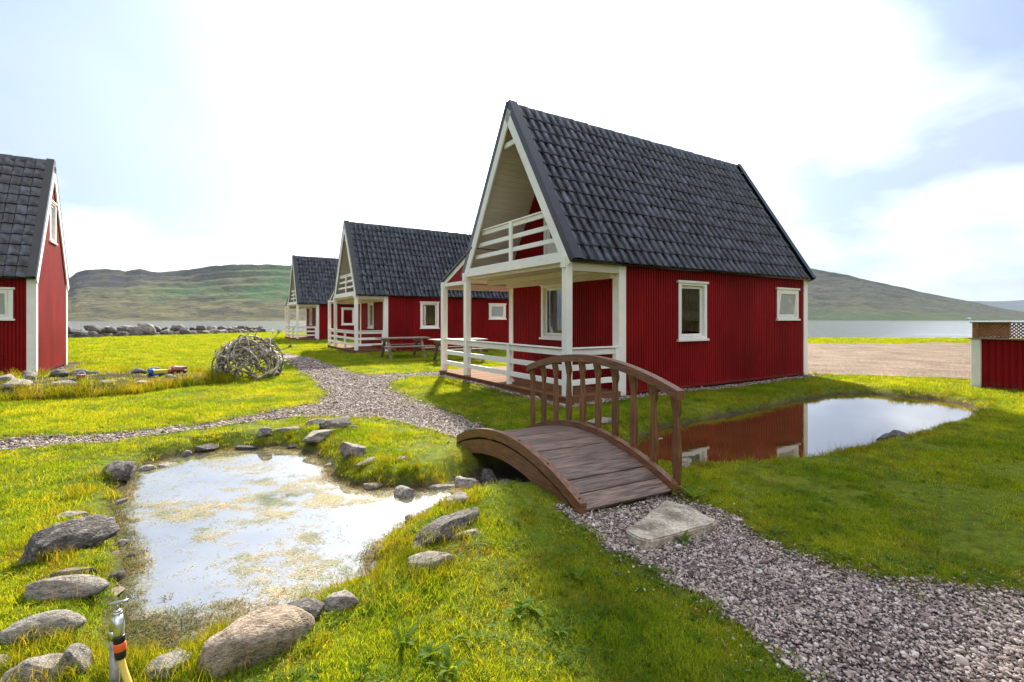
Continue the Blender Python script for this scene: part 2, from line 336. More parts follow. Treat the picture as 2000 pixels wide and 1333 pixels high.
def height(x, y):
    x = np.asarray(x, float); y = np.asarray(y, float); P = np.stack([x.ravel(), y.ravel()], 1)
    z = 0.030 * fbm(P[:, 0] * 0.45, P[:, 1] * 0.45, 3) + 0.016 * fbm(P[:, 0] * 2.6 + 40, P[:, 1] * 2.6, 3)
    r = np.hypot(P[:, 0], P[:, 1]); near = (P[:, 1] < 14) & (np.abs(P[:, 0]) < 12)
    z += np.where(near, 0.09 * np.exp(-(((P[:, 0] + 0.15) / 0.5) ** 2 + ((P[:, 1] - 3.75) / 0.5) ** 2)), 0)
    z += 0.05 * np.exp(-(((P[:, 0] + 2.0) / 1.4) ** 2 + ((P[:, 1] - 6.0) / 0.5) ** 2))
    sb = (P[:, 1] < 13.5) & (P[:, 1] > 6.5) & (P[:, 0] > -16) & (P[:, 0] < -4)
    if sb.any(): z[sb] += 0.15 * np.clip(0.5 - sdf(P[sb], soil_bed) / 0.35, 0, 1) * (1 + 0.5 * fbm(P[sb, 0] * 2, P[sb, 1] * 2, 2))
    if near.any():
        Q = P[near]; zz_ = z[near]; wob = 0.07 * fbm(Q[:, 0] * 3.1, Q[:, 1] * 3.1, 3)
        s = np.minimum(sdf(Q, pondA), sdf(Q, pondB)) + wob
        bank = WZ + np.where(s > 0, s * 0.62, s * 0.5)
        zz_ = np.where(s < 0.5, np.minimum(zz_, np.maximum(bank, -0.42)), zz_)
        c = sdf(Q, chan) + wob; zz_ = np.where(c < 0.3, np.minimum(zz_, np.maximum(-0.21 + np.maximum(c, 0) * 0.9, -0.21)), zz_)
        pf = np.minimum(sdf(Q, path_far), sdf(Q, path_near)) + 0.4 * wob
        zz_ = zz_ - 0.022 * np.clip(-pf / 0.12 + 0.3, 0, 1)
        z[near] = zz_
    # far lawn keeps level, then falls to the fjord
    d = P[:, 1] - shore_y(P[:, 0]); z = np.where(d > 0, z - np.minimum(d * 0.55, 9.0), z)
    back = np.maximum(0, -P[:, 1] - 12.0); z = z + 0.02 * back
    return z.reshape(x.shape)
def hz(x, y): return float(height(np.array([x]), np.array([y]))[0])

# ------------------------------------------------------------------ ground sheet
def axis(fa, fb, st, lo, hi, g=1.16):
    a = list(np.arange(fa, fb + 1e-6, st)); s = st
    while a[-1] < hi: s *= g; a.append(a[-1] + s)
    s = st; pre = []
    x = fa
    while x > lo: s *= g; x -= s; pre.append(x)
    return np.array(pre[::-1] + a)
gx = axis(-7.0, 9.0, 0.065, -12000, 12000, 1.14); gy = axis(1.2, 11.5, 0.065, -12000, 14000, 1.12)
X, Y = np.meshgrid(gx, gy, indexing='ij'); Z = height(X, Y)
nx, ny = X.shape; I = np.arange(nx * ny).reshape(nx, ny)
F = np.stack([I[:-1, :-1], I[1:, :-1], I[1:, 1:], I[:-1, 1:]], -1).reshape(-1, 4)
def groundmat():
    m = bpy.data.materials.new('turf_and_soil'); m.use_nodes = True; t = m.node_tree; t.nodes.clear()
    out = N(t, 'ShaderNodeOutputMaterial'); p = N(t, 'ShaderNodeBsdfPrincipled', i_Roughness=0.95); t.links.new(p.outputs[0], out.inputs[0])
    p.inputs['Specular IOR Level'].default_value = 0.1
    g = N(t, 'ShaderNodeNewGeometry')
    n1 = N(t, 'ShaderNodeTexNoise', i_Scale=0.7, i_Detail=6.0, i_Roughness=0.65); t.links.new(g.outputs['Position'], n1.inputs['Vector'])
    n2 = N(t, 'ShaderNodeTexNoise', i_Scale=14.0, i_Detail=6.0, i_Roughness=0.7); t.links.new(g.outputs['Position'], n2.inputs['Vector'])
    ca = ramp(t, n1.outputs[0], [(0.32, (0.065, 0.105, 0.008)), (0.5, (0.11, 0.145, 0.010)), (0.68, (0.16, 0.16, 0.014))])
    cb = ramp(t, n2.outputs[0], [(0.3, (0.55, 0.5, 0.45)), (0.6, (1.15, 1.15, 1.1))])
    grass = mixc(t, 1.0, ca, cb, 'MULTIPLY')
    soil = ramp(t, n2.outputs[0], [(0.3, (0.022, 0.016, 0.011)), (0.65, (0.085, 0.062, 0.042))])
    at = N(t, 'ShaderNodeAttribute', attribute_name='soil'); 
    t.links.new(mixc(t, at.outputs['Fac'], grass, soil), p.inputs['Base Color'])
    b = N(t, 'ShaderNodeBump', i_Strength=0.8, i_Distance=0.03); t.links.new(n2.outputs[0], b.inputs['Height']); t.links.new(b.outputs[0], p.inputs['Normal'])
    return m
M['ground'] = groundmat()
me = meshnp('ground', np.stack([X.ravel(), Y.ravel(), Z.ravel()], 1), F, M['ground'], True)
PP = np.stack([X.ravel(), Y.ravel()], 1); nearm = (np.abs(PP[:, 0]) < 20) & (PP[:, 1] > 0) & (PP[:, 1] < 40)
soil = np.zeros(len(PP), np.float32)
s = np.minimum(np.minimum(sdf(PP[nearm], pondA), sdf(PP[nearm], pondB)), sdf(PP[nearm], chan))
s2 = np.minimum(sdf(PP[nearm], soil_bed), np.minimum(sdf(PP[nearm], path_far), sdf(PP[nearm], path_near)))
for h_ in gstrips: s2 = np.minimum(s2, sdf(PP[nearm], h_))
soil[nearm] = np.clip(np.maximum(1 - s / 0.13, 1 - s2 / 0.05), 0, 1)
soil = np.maximum(soil, np.clip((PP[:, 1] - shore_y(PP[:, 0])) / 0.8, 0, 1)).astype(np.float32)
at = me.attributes.new('soil', 'FLOAT', 'POINT'); at.data.foreach_set('value', soil)
tag(link('ground', me), 'green and yellow turf ground round the ponds and cabins', 'ground', kind='structure')

def sheet(name, poly, step, mat, lift, wob=0.06, label='', wsc=4.0):
    lo = poly.min(0) - 0.1; hi = poly.max(0) + 0.1
    ax = np.arange(lo[0], hi[0], step); ay = np.arange(lo[1], hi[1], step)
    A, B = np.meshgrid(ax, ay, indexing='ij'); cx = (A[:-1, :-1] + step / 2).ravel(); cy = (B[:-1, :-1] + step / 2).ravel()
    keep = sdf(np.stack([cx, cy], 1), poly) + wob * fbm(cx * wsc, cy * wsc, 3) < 0
    II = np.arange(A.size).reshape(A.shape)
    F = np.stack([II[:-1, :-1], II[1:, :-1], II[1:, 1:], II[:-1, 1:]], -1).reshape(-1, 4)[keep]
    u, inv = np.unique(F, return_inverse=True)
    xx = A.ravel()[u]; yy = B.ravel()[u]; V = np.stack([xx, yy, height(xx, yy) + lift], 1)
    return tag(link(name, meshnp(name, V, inv.reshape(-1, 4), mat, True)), label, name.split('_')[-1], kind='structure')
def gravelmat(name, c1, c2, c3, vs=55.0, disp=0.02):
    m = bpy.data.materials.new(name); m.use_nodes = True; t = m.node_tree; t.nodes.clear()
    out = N(t, 'ShaderNodeOutputMaterial'); p = N(t, 'ShaderNodeBsdfPrincipled', i_Roughness=0.85); t.links.new(p.outputs[0], out.inputs[0])
    p.inputs['Specular IOR Level'].default_value = 0.3
    g = N(t, 'ShaderNodeNewGeometry'); v = N(t, 'ShaderNodeTexVoronoi', i_Scale=vs); t.links.new(g.outputs['Position'], v.inputs['Vector'])
    sp = N(t, 'ShaderNodeSeparateColor'); t.links.new(v.outputs['Color'], sp.inputs[0])
    c = ramp(t, sp.outputs[0], [(0.0, c1), (0.5, c2), (1.0, c3)])
    n1 = N(t, 'ShaderNodeTexNoise', i_Scale=0.8, i_Detail=6.0); t.links.new(g.outputs['Position'], n1.inputs['Vector'])
    c = mixc(t, 1.0, c, ramp(t, n1.outputs[0], [(0.3, (0.62,) * 3), (0.7, (1.25,) * 3)]), 'MULTIPLY')
    t.links.new(c, p.inputs['Base Color'])
    b = N(t, 'ShaderNodeBump', i_Strength=0.9, i_Distance=disp, invert=True); t.links.new(v.outputs['Distance'], b.inputs['Height']); t.links.new(b.outputs[0], p.inputs['Normal'])
    return m
M['gravel'] = gravelmat('path_gravel', (0.06, 0.048, 0.044), (0.16, 0.128, 0.118), (0.32, 0.27, 0.25), 45)
M['lot'] = gravelmat('brown_yard_gravel', (0.11, 0.072, 0.046), (0.19, 0.128, 0.084), (0.28, 0.205, 0.142), 22, 0.03)
sheet('gravel_path', path_near, 0.05, M['gravel'], 0.004, 0.09, 'near gravel path leading up to the wooden footbridge')
sheet('gravel_path', path_far, 0.06, M['gravel'], 0.006, 0.08, 'far gravel path winding between the lawns past the antler heap')
sheet('gravel_yard', lot, 0.25, M['lot'], 0.012, 1.3, 'brown gravel yard between the red cabin and the fjord', 0.6)

def pond(name, poly, mat, label, grow=0.22):
    c = poly.mean(0); lo = poly.min(0) - grow; hi = poly.max(0) + grow
    ax = np.arange(lo[0], hi[0], 0.12); ay = np.arange(lo[1], hi[1], 0.12); A, B = np.meshgrid(ax, ay, indexing='ij')
    keep = sdf(np.stack([(A[:-1, :-1] + 0.06).ravel(), (B[:-1, :-1] + 0.06).ravel()], 1), poly) < grow
    II = np.arange(A.size).reshape(A.shape); F = np.stack([II[:-1, :-1], II[1:, :-1], II[1:, 1:], II[:-1, 1:]], -1).reshape(-1, 4)[keep]
    u, inv = np.unique(F, return_inverse=True)
    V = np.stack([A.ravel()[u], B.ravel()[u], np.full(len(u), WZ)], 1)
    return tag(link(name, meshnp(name, V, inv.reshape(-1, 4), mat, True)), label, 'pond', kind='structure')
pond('pond_water', pondA, M['weedpond'], 'shallow weedy garden pond ringed with stones left of the bridge')
pond('pond_water', pondB, M['pond'], 'still brown pond right of the bridge mirroring the red wall')
me = meshnp('sea', [(-13000, -200, -4.0), (13000, -200, -4.0), (13000, 14000, -4.0), (-13000, 14000, -4.0)], [(0, 1, 2, 3)], M['sea'])
# only the part beyond the shore shows; the land stands above it
tag(link('sea', me), 'pale fjord water between the lawn and the hills', 'sea', kind='structure')

# ------------------------------------------------------------------ hills
def hillmat(name, stops, rock, green):
    m = bpy.data.materials.new(name); m.use_nodes = True; t = m.node_tree; t.nodes.clear()
    out = N(t, 'ShaderNodeOutputMaterial'); p = N(t, 'ShaderNodeBsdfPrincipled', i_Roughness=1.0); t.links.new(p.outputs[0], out.inputs[0])
    p.inputs['Specular IOR Level'].default_value = 0.05
    g = N(t, 'ShaderNodeNewGeometry'); mp = N(t, 'ShaderNodeMapping'); mp.inputs['Scale'].default_value = (0.011, 0.006, 0.065); t.links.new(g.outputs['Position'], mp.inputs[0])
    n1 = N(t, 'ShaderNodeTexNoise', i_Scale=1.0, i_Detail=10.0, i_Roughness=0.62, i_Distortion=0.4); t.links.new(mp.outputs[0], n1.inputs['Vector'])
    c = ramp(t, n1.outputs[0], stops)
    n2 = N(t, 'ShaderNodeTexNoise', i_Scale=3.2, i_Detail=9.0, i_Roughness=0.7); t.links.new(mp.outputs[0], n2.inputs['Vector'])
    c = mixc(t, ramp(t, n2.outputs[0], [(0.50, (0, 0, 0)), (0.60, (0.85,) * 3)]), c, rock)
    at = N(t, 'ShaderNodeAttribute', attribute_name='crag'); c = mixc(t, at.outputs['Fac'], c, rock)
    at2 = N(t, 'ShaderNodeAttribute', attribute_name='green'); c = mixc(t, mth(t, 'MULTIPLY', at2.outputs['Fac'], 0.8), c, green)
    t.links.new(c, p.inputs['Base Color'])
    b = N(t, 'ShaderNodeBump', i_Strength=0.9, i_Distance=18.0); t.links.new(n2.outputs[0], b.inputs['Height']); t.links.new(b.outputs[0], p.inputs['Normal'])
    return m
M['hillL'] = hillmat('moor_hillside', [(0.3, (0.045, 0.055, 0.018)), (0.5, (0.115, 0.105, 0.040)), (0.68, (0.19, 0.160, 0.075))], (0.034, 0.031, 0.033), (0.030, 0.105, 0.020))
M['hillR'] = hillmat('grassy_scree_hillside', [(0.3, (0.040, 0.052, 0.026)), (0.5, (0.075, 0.078, 0.042)), (0.68, (0.115, 0.105, 0.066))], (0.045, 0.044, 0.046), (0.05, 0.095, 0.025))
M['hillF'] = hillmat('distant_hillside', [(0.3, (0.02, 0.025, 0.025)), (0.7, (0.045, 0.045, 0.04))], (0.03, 0.03, 0.03), (0.03, 0.04, 0.03))
def hill(name, px0, px1, R0, R1, sky_px, mat, label, nphi=260, nr=90, terr=1.0, lump=1.0, green=None, crag=None):
    """hillside rising from the far shore at range R0 to the skyline at range R1, then level to 1.6*R1"""
    pxs = np.linspace(px0, px1, nphi); ts = np.linspace(0, 1.35, nr)
    A, T = np.meshgrid(pxs, ts, indexing='ij'); tx = (A - 1000) / FPX
    wob = 1 + 0.10 * fbm(A * 0.004, T * 0 + 3, 3)
    Yd = (R0 + (R1 - R0) * T) * wob
    top = (HY - np.interp(A, [p for p, q in sky_px], [q for p, q in sky_px])) / FPX * R1 * wob
    prof = np.where(T < 1, 0.72 * T + 0.28 * T ** 3, 1.0 - 0.10 * (T - 1))
    st = 7.0; q = prof * st + 0.35 * fbm(A * 0.013, T * 2, 3); stp = (np.floor(q) + np.clip((q - np.floor(q)) * 2.2 - 0.6, 0, 1)) / st
    prof = prof * (1 - 0.55 * terr * np.clip(T * 1.3, 0, 1)) + (stp - 0.35 * fbm(A * 0.013, T * 2, 3) / st) * 0.55 * terr * np.clip(T * 1.3, 0, 1)
    H = -4.5 + (top + 4.5) * prof + lump * top * (0.030 * fbm(A * 0.02, T * 9, 4) + 0.012 * fbm(A * 0.09, T * 30, 3)) * np.clip(T * 4, 0, 1)
    V = np.stack([(tx * Yd).ravel(), Yd.ravel(), H.ravel()], 1); II = np.arange(A.size).reshape(A.shape)
    F = np.stack([II[:-1, :-1], II[1:, :-1], II[1:, 1:], II[:-1, 1:]], -1).reshape(-1, 4)
    me = meshnp(name, V, F, mat, True)
    for nm, fn in (('green', green), ('crag', crag)):
        a = me.attributes.new(nm, 'FLOAT', 'POINT')
        v = np.clip(fn(A, T), 0, 1) if fn else np.zeros(A.shape)
        a.data.foreach_set('value', v.ravel().astype(np.float32))
    return tag(link(name, me), label, 'hill', kind='structure')
def greenL(A, T):
    g = np.exp(-((T - 0.60 - 0.0002 * (A - 400)) / 0.15) ** 2) * np.clip((A - 230) / 90, 0, 1) + np.clip((A - 420) / 110, 0, 1) * np.clip((T - 0.28) / 0.15, 0, 1) * 0.9
    return g * (0.6 + 0.9 * fbm(A * 0.02, T * 7, 4)) 
def cragL(A, T):
    c = np.exp(-((T - 0.92) / 0.12) ** 2) * np.clip((480 - A) / 80, 0, 1) + 1.0 * np.exp(-((T - 0.78) / 0.12) ** 2) * np.clip((300 - A) / 70, 0, 1) + np.clip(fbm(A * 0.02, T * 12, 4) * 2.2 - 0.6, 0, 0.8) * (T < 0.5)
    return c * (0.75 + 0.8 * fbm(A * 0.03, T * 16, 4))
hill('hills', -700, 1000, 1250, 1950, [(-700, 520), (0, 545), (100, 548), (136, 543), (150, 531), (172, 527), (205, 525), (245, 529), (275, 524), (300, 528), (345, 528), (385, 524), (410, 520), (480, 518),
     (560, 519), (640, 514), (800, 522), (1000, 560)], M['hillL'], 'long moorland hill with dark crags across the fjord at left', 420, 110, green=greenL, crag=cragL)
hill('hills', 1000, 2050, 1500, 2300, [(1000, 560), (1200, 520), (1400, 500), (1500, 506), (1588, 524), (1650, 537), (1700, 548), (1780, 566), (1850, 580), (1900, 590), (1960, 602), (2050, 618)],
     M['hillR'], 'grey green hill sloping down to the fjord behind the cabin', 300, 90, terr=0.4, green=lambda A, T: np.exp(-(T / 0.25) ** 2) * 0.7, crag=lambda A, T: np.clip(fbm(A * 0.015 + T * 4, T * 10, 4) * 2 - 0.3, 0, 0.7))
hill('hills', 1700, 2900, 6200, 7200, [(1700, 612), (1850, 596), (1890, 589), (1960, 588), (2050, 584), (2300, 570), (2900, 575)], M['hillF'], 'distant blue hill at the far right end of the fjord', 160, 40, terr=0.2)
# the valley side behind the camera (it shows in the window panes)
pxs = np.linspace(-1, 1, 120); tt = np.linspace(0, 1, 40); A, T = np.meshgrid(pxs, tt, indexing='ij')
R = 260 + 900 * T; ang = A * 1.75 - math.pi / 2
Hb = -0.5 + 250 * (0.6 * T + 0.4 * T ** 2) * (1 + 0.25 * fbm(A * 4, T * 3, 4)) * (1 - 0.75 * np.abs(A) ** 4)
II = np.arange(A.size).reshape(A.shape); F = np.stack([II[:-1, :-1], II[1:, :-1], II[1:, 1:], II[:-1, 1:]], -1).reshape(-1, 4)
tag(link('hills', meshnp('hills', np.stack([(np.cos(ang) * R).ravel(), (np.sin(ang) * R).ravel(), Hb.ravel()], 1), F, M['hillL'], True)), 'dark valley side behind the viewer mirrored in the panes', 'hill', kind='structure')

# ------------------------------------------------------------------ cabins
LX = 7.44; PX = 1.18; WD = 3.60; ZE = 2.36; OV = 0.15; RX0, RX1 = -0.03, 7.49
ZR = 5.58; AL = math.atan2(ZR - ZE, WD / 2 + OV); SL = math.hypot(ZR - ZE, WD / 2 + OV)
def roof_under(y): return ZE + (min(y, WD - y) + OV) * math.tan(AL) - 0.14
def rf(side):
    """matrix: (u along ridge, w up the slope, n outward) -> cabin space"""
    if side == 'R': Mx = Matrix.Rotation(AL, 4, 'X'); Mx.translation = (0, -OV, ZE); return Mx
    Mx = Matrix.Rotation(math.pi, 4, 'Z') @ Matrix.Rotation(AL, 4, 'X'); Mx.translation = (RX1 + RX0, WD + OV, ZE); return Mx
def corr(place, u0, u1, z0, ztop, openings=(), pitch=0.066):
    us = [u0]; n = int((u1 - u0) / pitch)
    for k in range(n + 1):
        for f, d in ((0.0, 0), (0.22, 0), (0.34, 1), (0.88, 1)):
            us.append(u0 + (k + f) * pitch)
    ex = [u1, (u0 + u1) / 2]
    for a, b, c, d in openings: ex += [a, b]
    us = sorted({round(u, 4) for u in us + ex if u0 <= u <= u1})
    def off(u):
        f = ((u - u0) / pitch) % 1.0
        return 0.019 * (0 if f <= 0.22 else (f - 0.22) / 0.12 if f < 0.34 else 1 if f <= 0.88 else (1 - f) / 0.12)
    m = MB()
    for a, b in zip(us[:-1], us[1:]):
        mid = (a + b) / 2; cuts = [(o[2], o[3]) for o in openings if o[0] < mid < o[1]]
        iv = []; z = z0
        for c, d in sorted(cuts): iv.append((z, z, c, c)); z = d
        iv.append((z, z, None, None))
        for za, zb, ta, tb in iv:
            ta = ztop(a) if ta is None else ta; tb = ztop(b) if tb is None else tb
            if max(ta - za, tb - zb) < 0.002: continue
            m.add([place(a, off(a), za), place(b, off(b), zb), place(b, off(b), tb), place(a, off(a), ta)], [(0, 1, 2, 3)])
    return m
def mapped(place, mb):
    mb.v = [tuple(place(*v)) for v in mb.v]; return mb
def window(par, place, a, b, c, d, tilt=0.0, frost=False, name='window', deep=0.07, curtain=False, outsign=1):
    """(u, outward, z) boxes through place(): casing with header and sill, jamb, sash and pane"""
    t = 0.085
    m = MB(); m.box(a - t * .5, a + t * .5, -deep, 0.034, c, d); m.box(b - t * .5, b + t * .5, -deep, 0.034, c, d); m.box(a + t * .5, b - t * .5, -deep, 0.030, d - t * .5, d)
    m.box(a + t * .5, b - t * .5, -deep, 0.030, c, c + t * .5)
    w = mapped(place, m).build(name, M['white'], par)
    m = MB(); m.box(a - 0.075, b + 0.075, -0.012, 0.055, d + 0.001, d + 0.050); mapped(place, m).build('header', M['white'], w)
    m = MB(); m.box(a - 0.075, b + 0.075, -0.012, 0.065, c - 0.046, c - 0.001); mapped(place, m).build('sill', M['white'], w)
    a2, b2, c2, d2 = a + 0.046, b - 0.046, c + 0.046, d - 0.046; f = 0.055
    def tl(u, o, z): return place(u, o + (z - c2) * tilt, z)
    m = MB(); y0, y1 = -deep + 0.005, -deep + 0.045
    m.box(a2, a2 + f, y0, y1, c2, d2); m.box(b2 - f, b2, y0, y1, c2, d2); m.box(a2 + f, b2 - f, y0, y1, d2 - f, d2); m.box(a2 + f, b2 - f, y0, y1, c2, c2 + f)
    mapped(tl, m).build('sash', M['white'], w)
    q = [tl(a2 + f, y0 + 0.02, c2 + f), tl(b2 - f, y0 + 0.02, c2 + f), tl(b2 - f, y0 + 0.02, d2 - f), tl(a2 + f, y0 + 0.02, d2 - f)]
    outv = Vector(place(0, 1, 0)) - Vector(place(0, 0, 0)); nrm = (Vector(q[1]) - Vector(q[0])).cross(Vector(q[2]) - Vector(q[0]))
    m = MB(); m.add(q, [(0, 1, 2, 3) if nrm.dot(outv) > 0 else (3, 2, 1, 0)]); m.build('pane', M['frost'] if frost else M['glass'], w)
    if curtain:
        m = MB(); K = 14
        for k in range(K):
            u0_, u1_ = a2 + 0.02 + k * 0.016, a2 + 0.02 + (k + 1) * 0.016
            m.add([place(u0_, -deep - 0.06 - 0.012 * (k % 2), c), place(u1_, -deep - 0.06 - 0.012 * ((k + 1) % 2), c), place(u1_, -deep - 0.06 - 0.012 * ((k + 1) % 2), d), place(u0_, -deep - 0.06 - 0.012 * (k % 2), d)], [(0, 1, 2, 3)])
        m.build('curtain', M['curtain'], w)
    return w
PITCH = 0.2; ROWS = 12; RH = SL / ROWS; TX0 = 0.13; COLS = 36
def tile_geo():
    us = np.array([0, .05, .12, .24, .44, .64, .84, 1.0]); m = MB(); vs = []; fs = []
    hgt = [0.0, 0.026, 0.046, 0.054, 0.044, 0.024, 0.006, 0.0]
    rows = [(RH + 0.02, 0.006), (RH * 0.5, 0.015), (0.010, 0.028), (0.0, 0.025), (0.0, 0.004)]
    n = len(us)
    for w, l in rows:
        for u, h in zip(us, hgt):
            dip = -0.030 * (h / 0.054) if w <= 0.012 else 0
            vs.append((u * PITCH, w + dip, l + h))
    for r in range(len(rows) - 1):
        for k in range(n - 1): fs.append((r * n + k, (r + 1) * n + k, (r + 1) * n + k + 1, r * n + k + 1))
    return vs, fs
TV, TF = tile_geo()
tile_me = bpy.data.meshes.new('roof_tile'); tile_me.from_pydata(TV, [], TF); tile_me.materials.append(M['tile']); tile_me.polygons.foreach_set('use_smooth', [True] * len(TF))
def tile_field(cells, Mx):
    V0 = np.array(TV); F0 = np.array(TF); V = []; F = []
    for i, (c, r) in enumerate(cells):
        v = V0 + np.array([TX0 + c * PITCH, r * RH, 0.0]) + np.array([0, random.uniform(-.003, .003), random.uniform(-.002, .002)])
        V.append(v); F.append(F0 + i * len(V0))
    V = np.concatenate(V); R = np.array(Mx.to_3x3()); V = V @ R.T + np.array(Mx.translation)
    return meshnp('tile_field', V, np.concatenate(F), M['tile'], True)
def tiles(roof, rng_cols):
    cells = [(c, r) for c in rng_cols for r in range(ROWS)][:300]; Mx = rf('R')
    for c, r in cells:
        o = link('roof_tile', tile_me, roof); p = Mx @ Vector((TX0 + c * PITCH, r * RH + random.uniform(-.003, .003), random.uniform(-.002, .002)))
        o.location = p; o.rotation_euler = (AL + random.uniform(-.004, .004), random.uniform(-.003, .003), random.uniform(-.003, .003))
    return set(cells)
LEFT_FIELD = None
def make_roof(cab, individual):
    global LEFT_FIELD
    m = MB()
    for sd in 'RL':
        Mx = rf(sd); m.box(RX0 + 0.02, RX1 - 0.02, 0.0, SL - (0.0 if sd == 'R' else 0.062 * math.tan(math.pi / 2 - AL) + 0.03), -0.062, -0.002, 0.002, Mx)
    roof = m.build('roof', M['roofmetal'], cab)
    done = tiles(roof, individual) if individual else set()
    rest = [(c, r) for c in range(COLS) for r in range(ROWS) if (c, r) not in done]
    o = link('tile_field', tile_field(rest, rf('R')), roof); o['kind'] = 'stuff'
    if LEFT_FIELD is None: LEFT_FIELD = tile_field([(c, r) for c in range(COLS) for r in range(ROWS)], rf('L'))
    o = link('tile_field', LEFT_FIELD, roof); o['kind'] = 'stuff'
    return roof
_shared = {}
def make_cabin(idx, label, individual, soffit_boards):
    (cx, cy), rr = CAB[idx]
    cab = empty('cabin', (cx, cy, 0), TH + rr); tag(cab, label, 'cabin', 'red cabins of one design')
    roof = make_roof(cab, individual)
    if 'proto' in _shared:
        src = _shared['proto']
        for ch in list(src.children):
            if ch == _shared['roof']: continue
            if ch.get('only'): continue
            copy_tree(ch, cab)
        for ch in list(_shared['roof'].children):
            if ch.name.split('.')[0] in ('rake_trim', 'ridge_tile'): copy_tree(ch, roof)
        return cab
    _shared['proto'] = cab; _shared['roof'] = roof
    # --- roof trims
    for sd in 'RL':
        Mx = rf(sd)
        for x0, x1, lip in ((RX0 - 0.012, 0.145, 0), (RX1 - 0.145, RX1 + 0.012, 1)):
            if sd == 'L': x0, x1, lip = RX0 + RX1 - x1, RX0 + RX1 - x0, 1 - lip
            m = MB(); m.box(x0, x1, -0.02, SL + 0.05, 0.082, 0.090, 0.001, Mx)
            if lip == 0: m.box(x0 - 0.004, x0 + 0.006, -0.02, SL + 0.05, -0.035, 0.089, 0.001, Mx)
            else: m.box(x1 - 0.006, x1 + 0.004, -0.02, SL + 0.05, -0.035, 0.089, 0.001, Mx)
            m.build('rake_trim', M['roofmetal'], roof)
    m = MB()
    secs = [[(x, WD / 2 + 0.13 * math.cos(a) * 0.62, ZR + 0.035 - 0.14 + 0.165 * math.sin(a) + (0.012 if k else 0)) for a in [math.radians(d) for d in (-8, 20, 50, 75, 90, 105, 130, 160, 188)]] for k, x in enumerate((0.0, 0.42))]
    m.strip(secs); rme = m.mesh('ridge_tile', M['tile'])
    for k in range(19):
        link('ridge_tile', rme, roof, (RX0 + 0.02 + k * 0.392, random.uniform(-.004, .004), random.uniform(-.004, .004)))
    # --- white barge boards front and rear
    for sd in 'RL':
        Mx = rf(sd)
        for x0, x1 in ((RX0 - 0.016, RX0 + 0.018), (RX1 - 0.018, RX1 + 0.016)):
            if sd == 'L': x0, x1 = RX0 + RX1 - x1, RX0 + RX1 - x0
            m = MB(); m.box(x0, x1, -0.03, SL - (0.03 if sd == 'R' else 0.07), -0.205, -0.037, 0.003, Mx); m.build('barge_board', M['white'], cab)
    m = MB(); m.box(0.03, 0.06, WD / 2 - 0.26, WD / 2 + 0.26, 4.80, 4.90); m.build('collar_board', M['white'], cab)
    # --- walls
    zt = lambda y: roof_under(y)
    w1 = (1.18 + 1.60, 1.18 + 2.38, 1.00, 2.10); w2 = (1.18 + 5.02, 1.18 + 5.86, 1.40, 2.08)
    side = lambda u, o, z: (u, -o, z); left = lambda u, o, z: (u, WD + o, z); rear = lambda u, o, z: (LX + o, u, z); front = lambda u, o, z: (PX - o, u, z)
    corr(side, PX, LX, 0.06, lambda u: 2.47, (w1, w2)).build('side_wall', M['red'], cab)
    dl = (2.9, 3.75, 0.14, 2.12)
    corr(left, PX, LX, 0.06, lambda u: 2.47, (dl,)).build('side_wall', M['red'], cab)
    wr = (1.46, 2.14, 3.46, 4.50)
    corr(rear, 0, WD, 0.06, zt, (wr,)).build('rear_wall', M['red'], cab)
    wf = (1.55, 2.30, 1.00, 2.10); df = (1.36, 2.20, 2.46, 4.36)
    corr(front, 0, WD, 0.13, zt, (wf, df)).build('front_wall', M['red'], cab)
    window(cab, side, *w1); window(cab, side, *w2, tilt=0.10, frost=True, deep=0.05)
    window(cab, rear, *wr, frost=True, deep=0.05); window(cab, front, *wf, curtain=True)
    for place, (a, b, c, d), nm in ((front, df, 'balcony_door'), (left, dl, 'door')):
        m = MB(); m.box(a - 0.05, a + 0.03, -0.06, 0.03, c, d); m.box(b - 0.03, b + 0.05, -0.06, 0.03, c, d); m.box(a + 0.03, b - 0.03, -0.06, 0.03, d - 0.06, d)
        m.box(a + 0.03, b - 0.03, -0.05, -0.01, c, c + 0.62); m.box(a + 0.03, a + 0.13, -0.05, -0.005, c + 0.62, d - 0.06); m.box(b - 0.13, b - 0.03, -0.05, -0.005, c + 0.62, d - 0.06)
        dr = mapped(place, m).build(nm, M['white'], cab)
        q = [place(a + 0.13, -0.03, c + 0.62), place(b - 0.13, -0.03, c + 0.62), place(b - 0.13, -0.03, d - 0.06), place(a + 0.13, -0.03, d - 0.06)]
        ov = Vector(place(0, 1, 0)) - Vector(place(0, 0, 0)); nr = (Vector(q[1]) - Vector(q[0])).cross(Vector(q[2]) - Vector(q[0]))
        m = MB(); m.add(q, [(0, 1, 2, 3) if nr.dot(ov) > 0 else (3, 2, 1, 0)]); m.build('pane', M['glass'], dr)
        m = MB(); m.bar(place(b - 0.08, 0.02, c + 1.0), place(b - 0.20, 0.02, c + 1.0), 0.016, 0.02); m.build('handle', M['chrome'], dr)
    m = MB(); m.box(PX + 0.02, LX - 0.02, 0.02, WD - 0.02, -0.15, 0.085, 0.002); m.build('plinth', M['black'], cab)
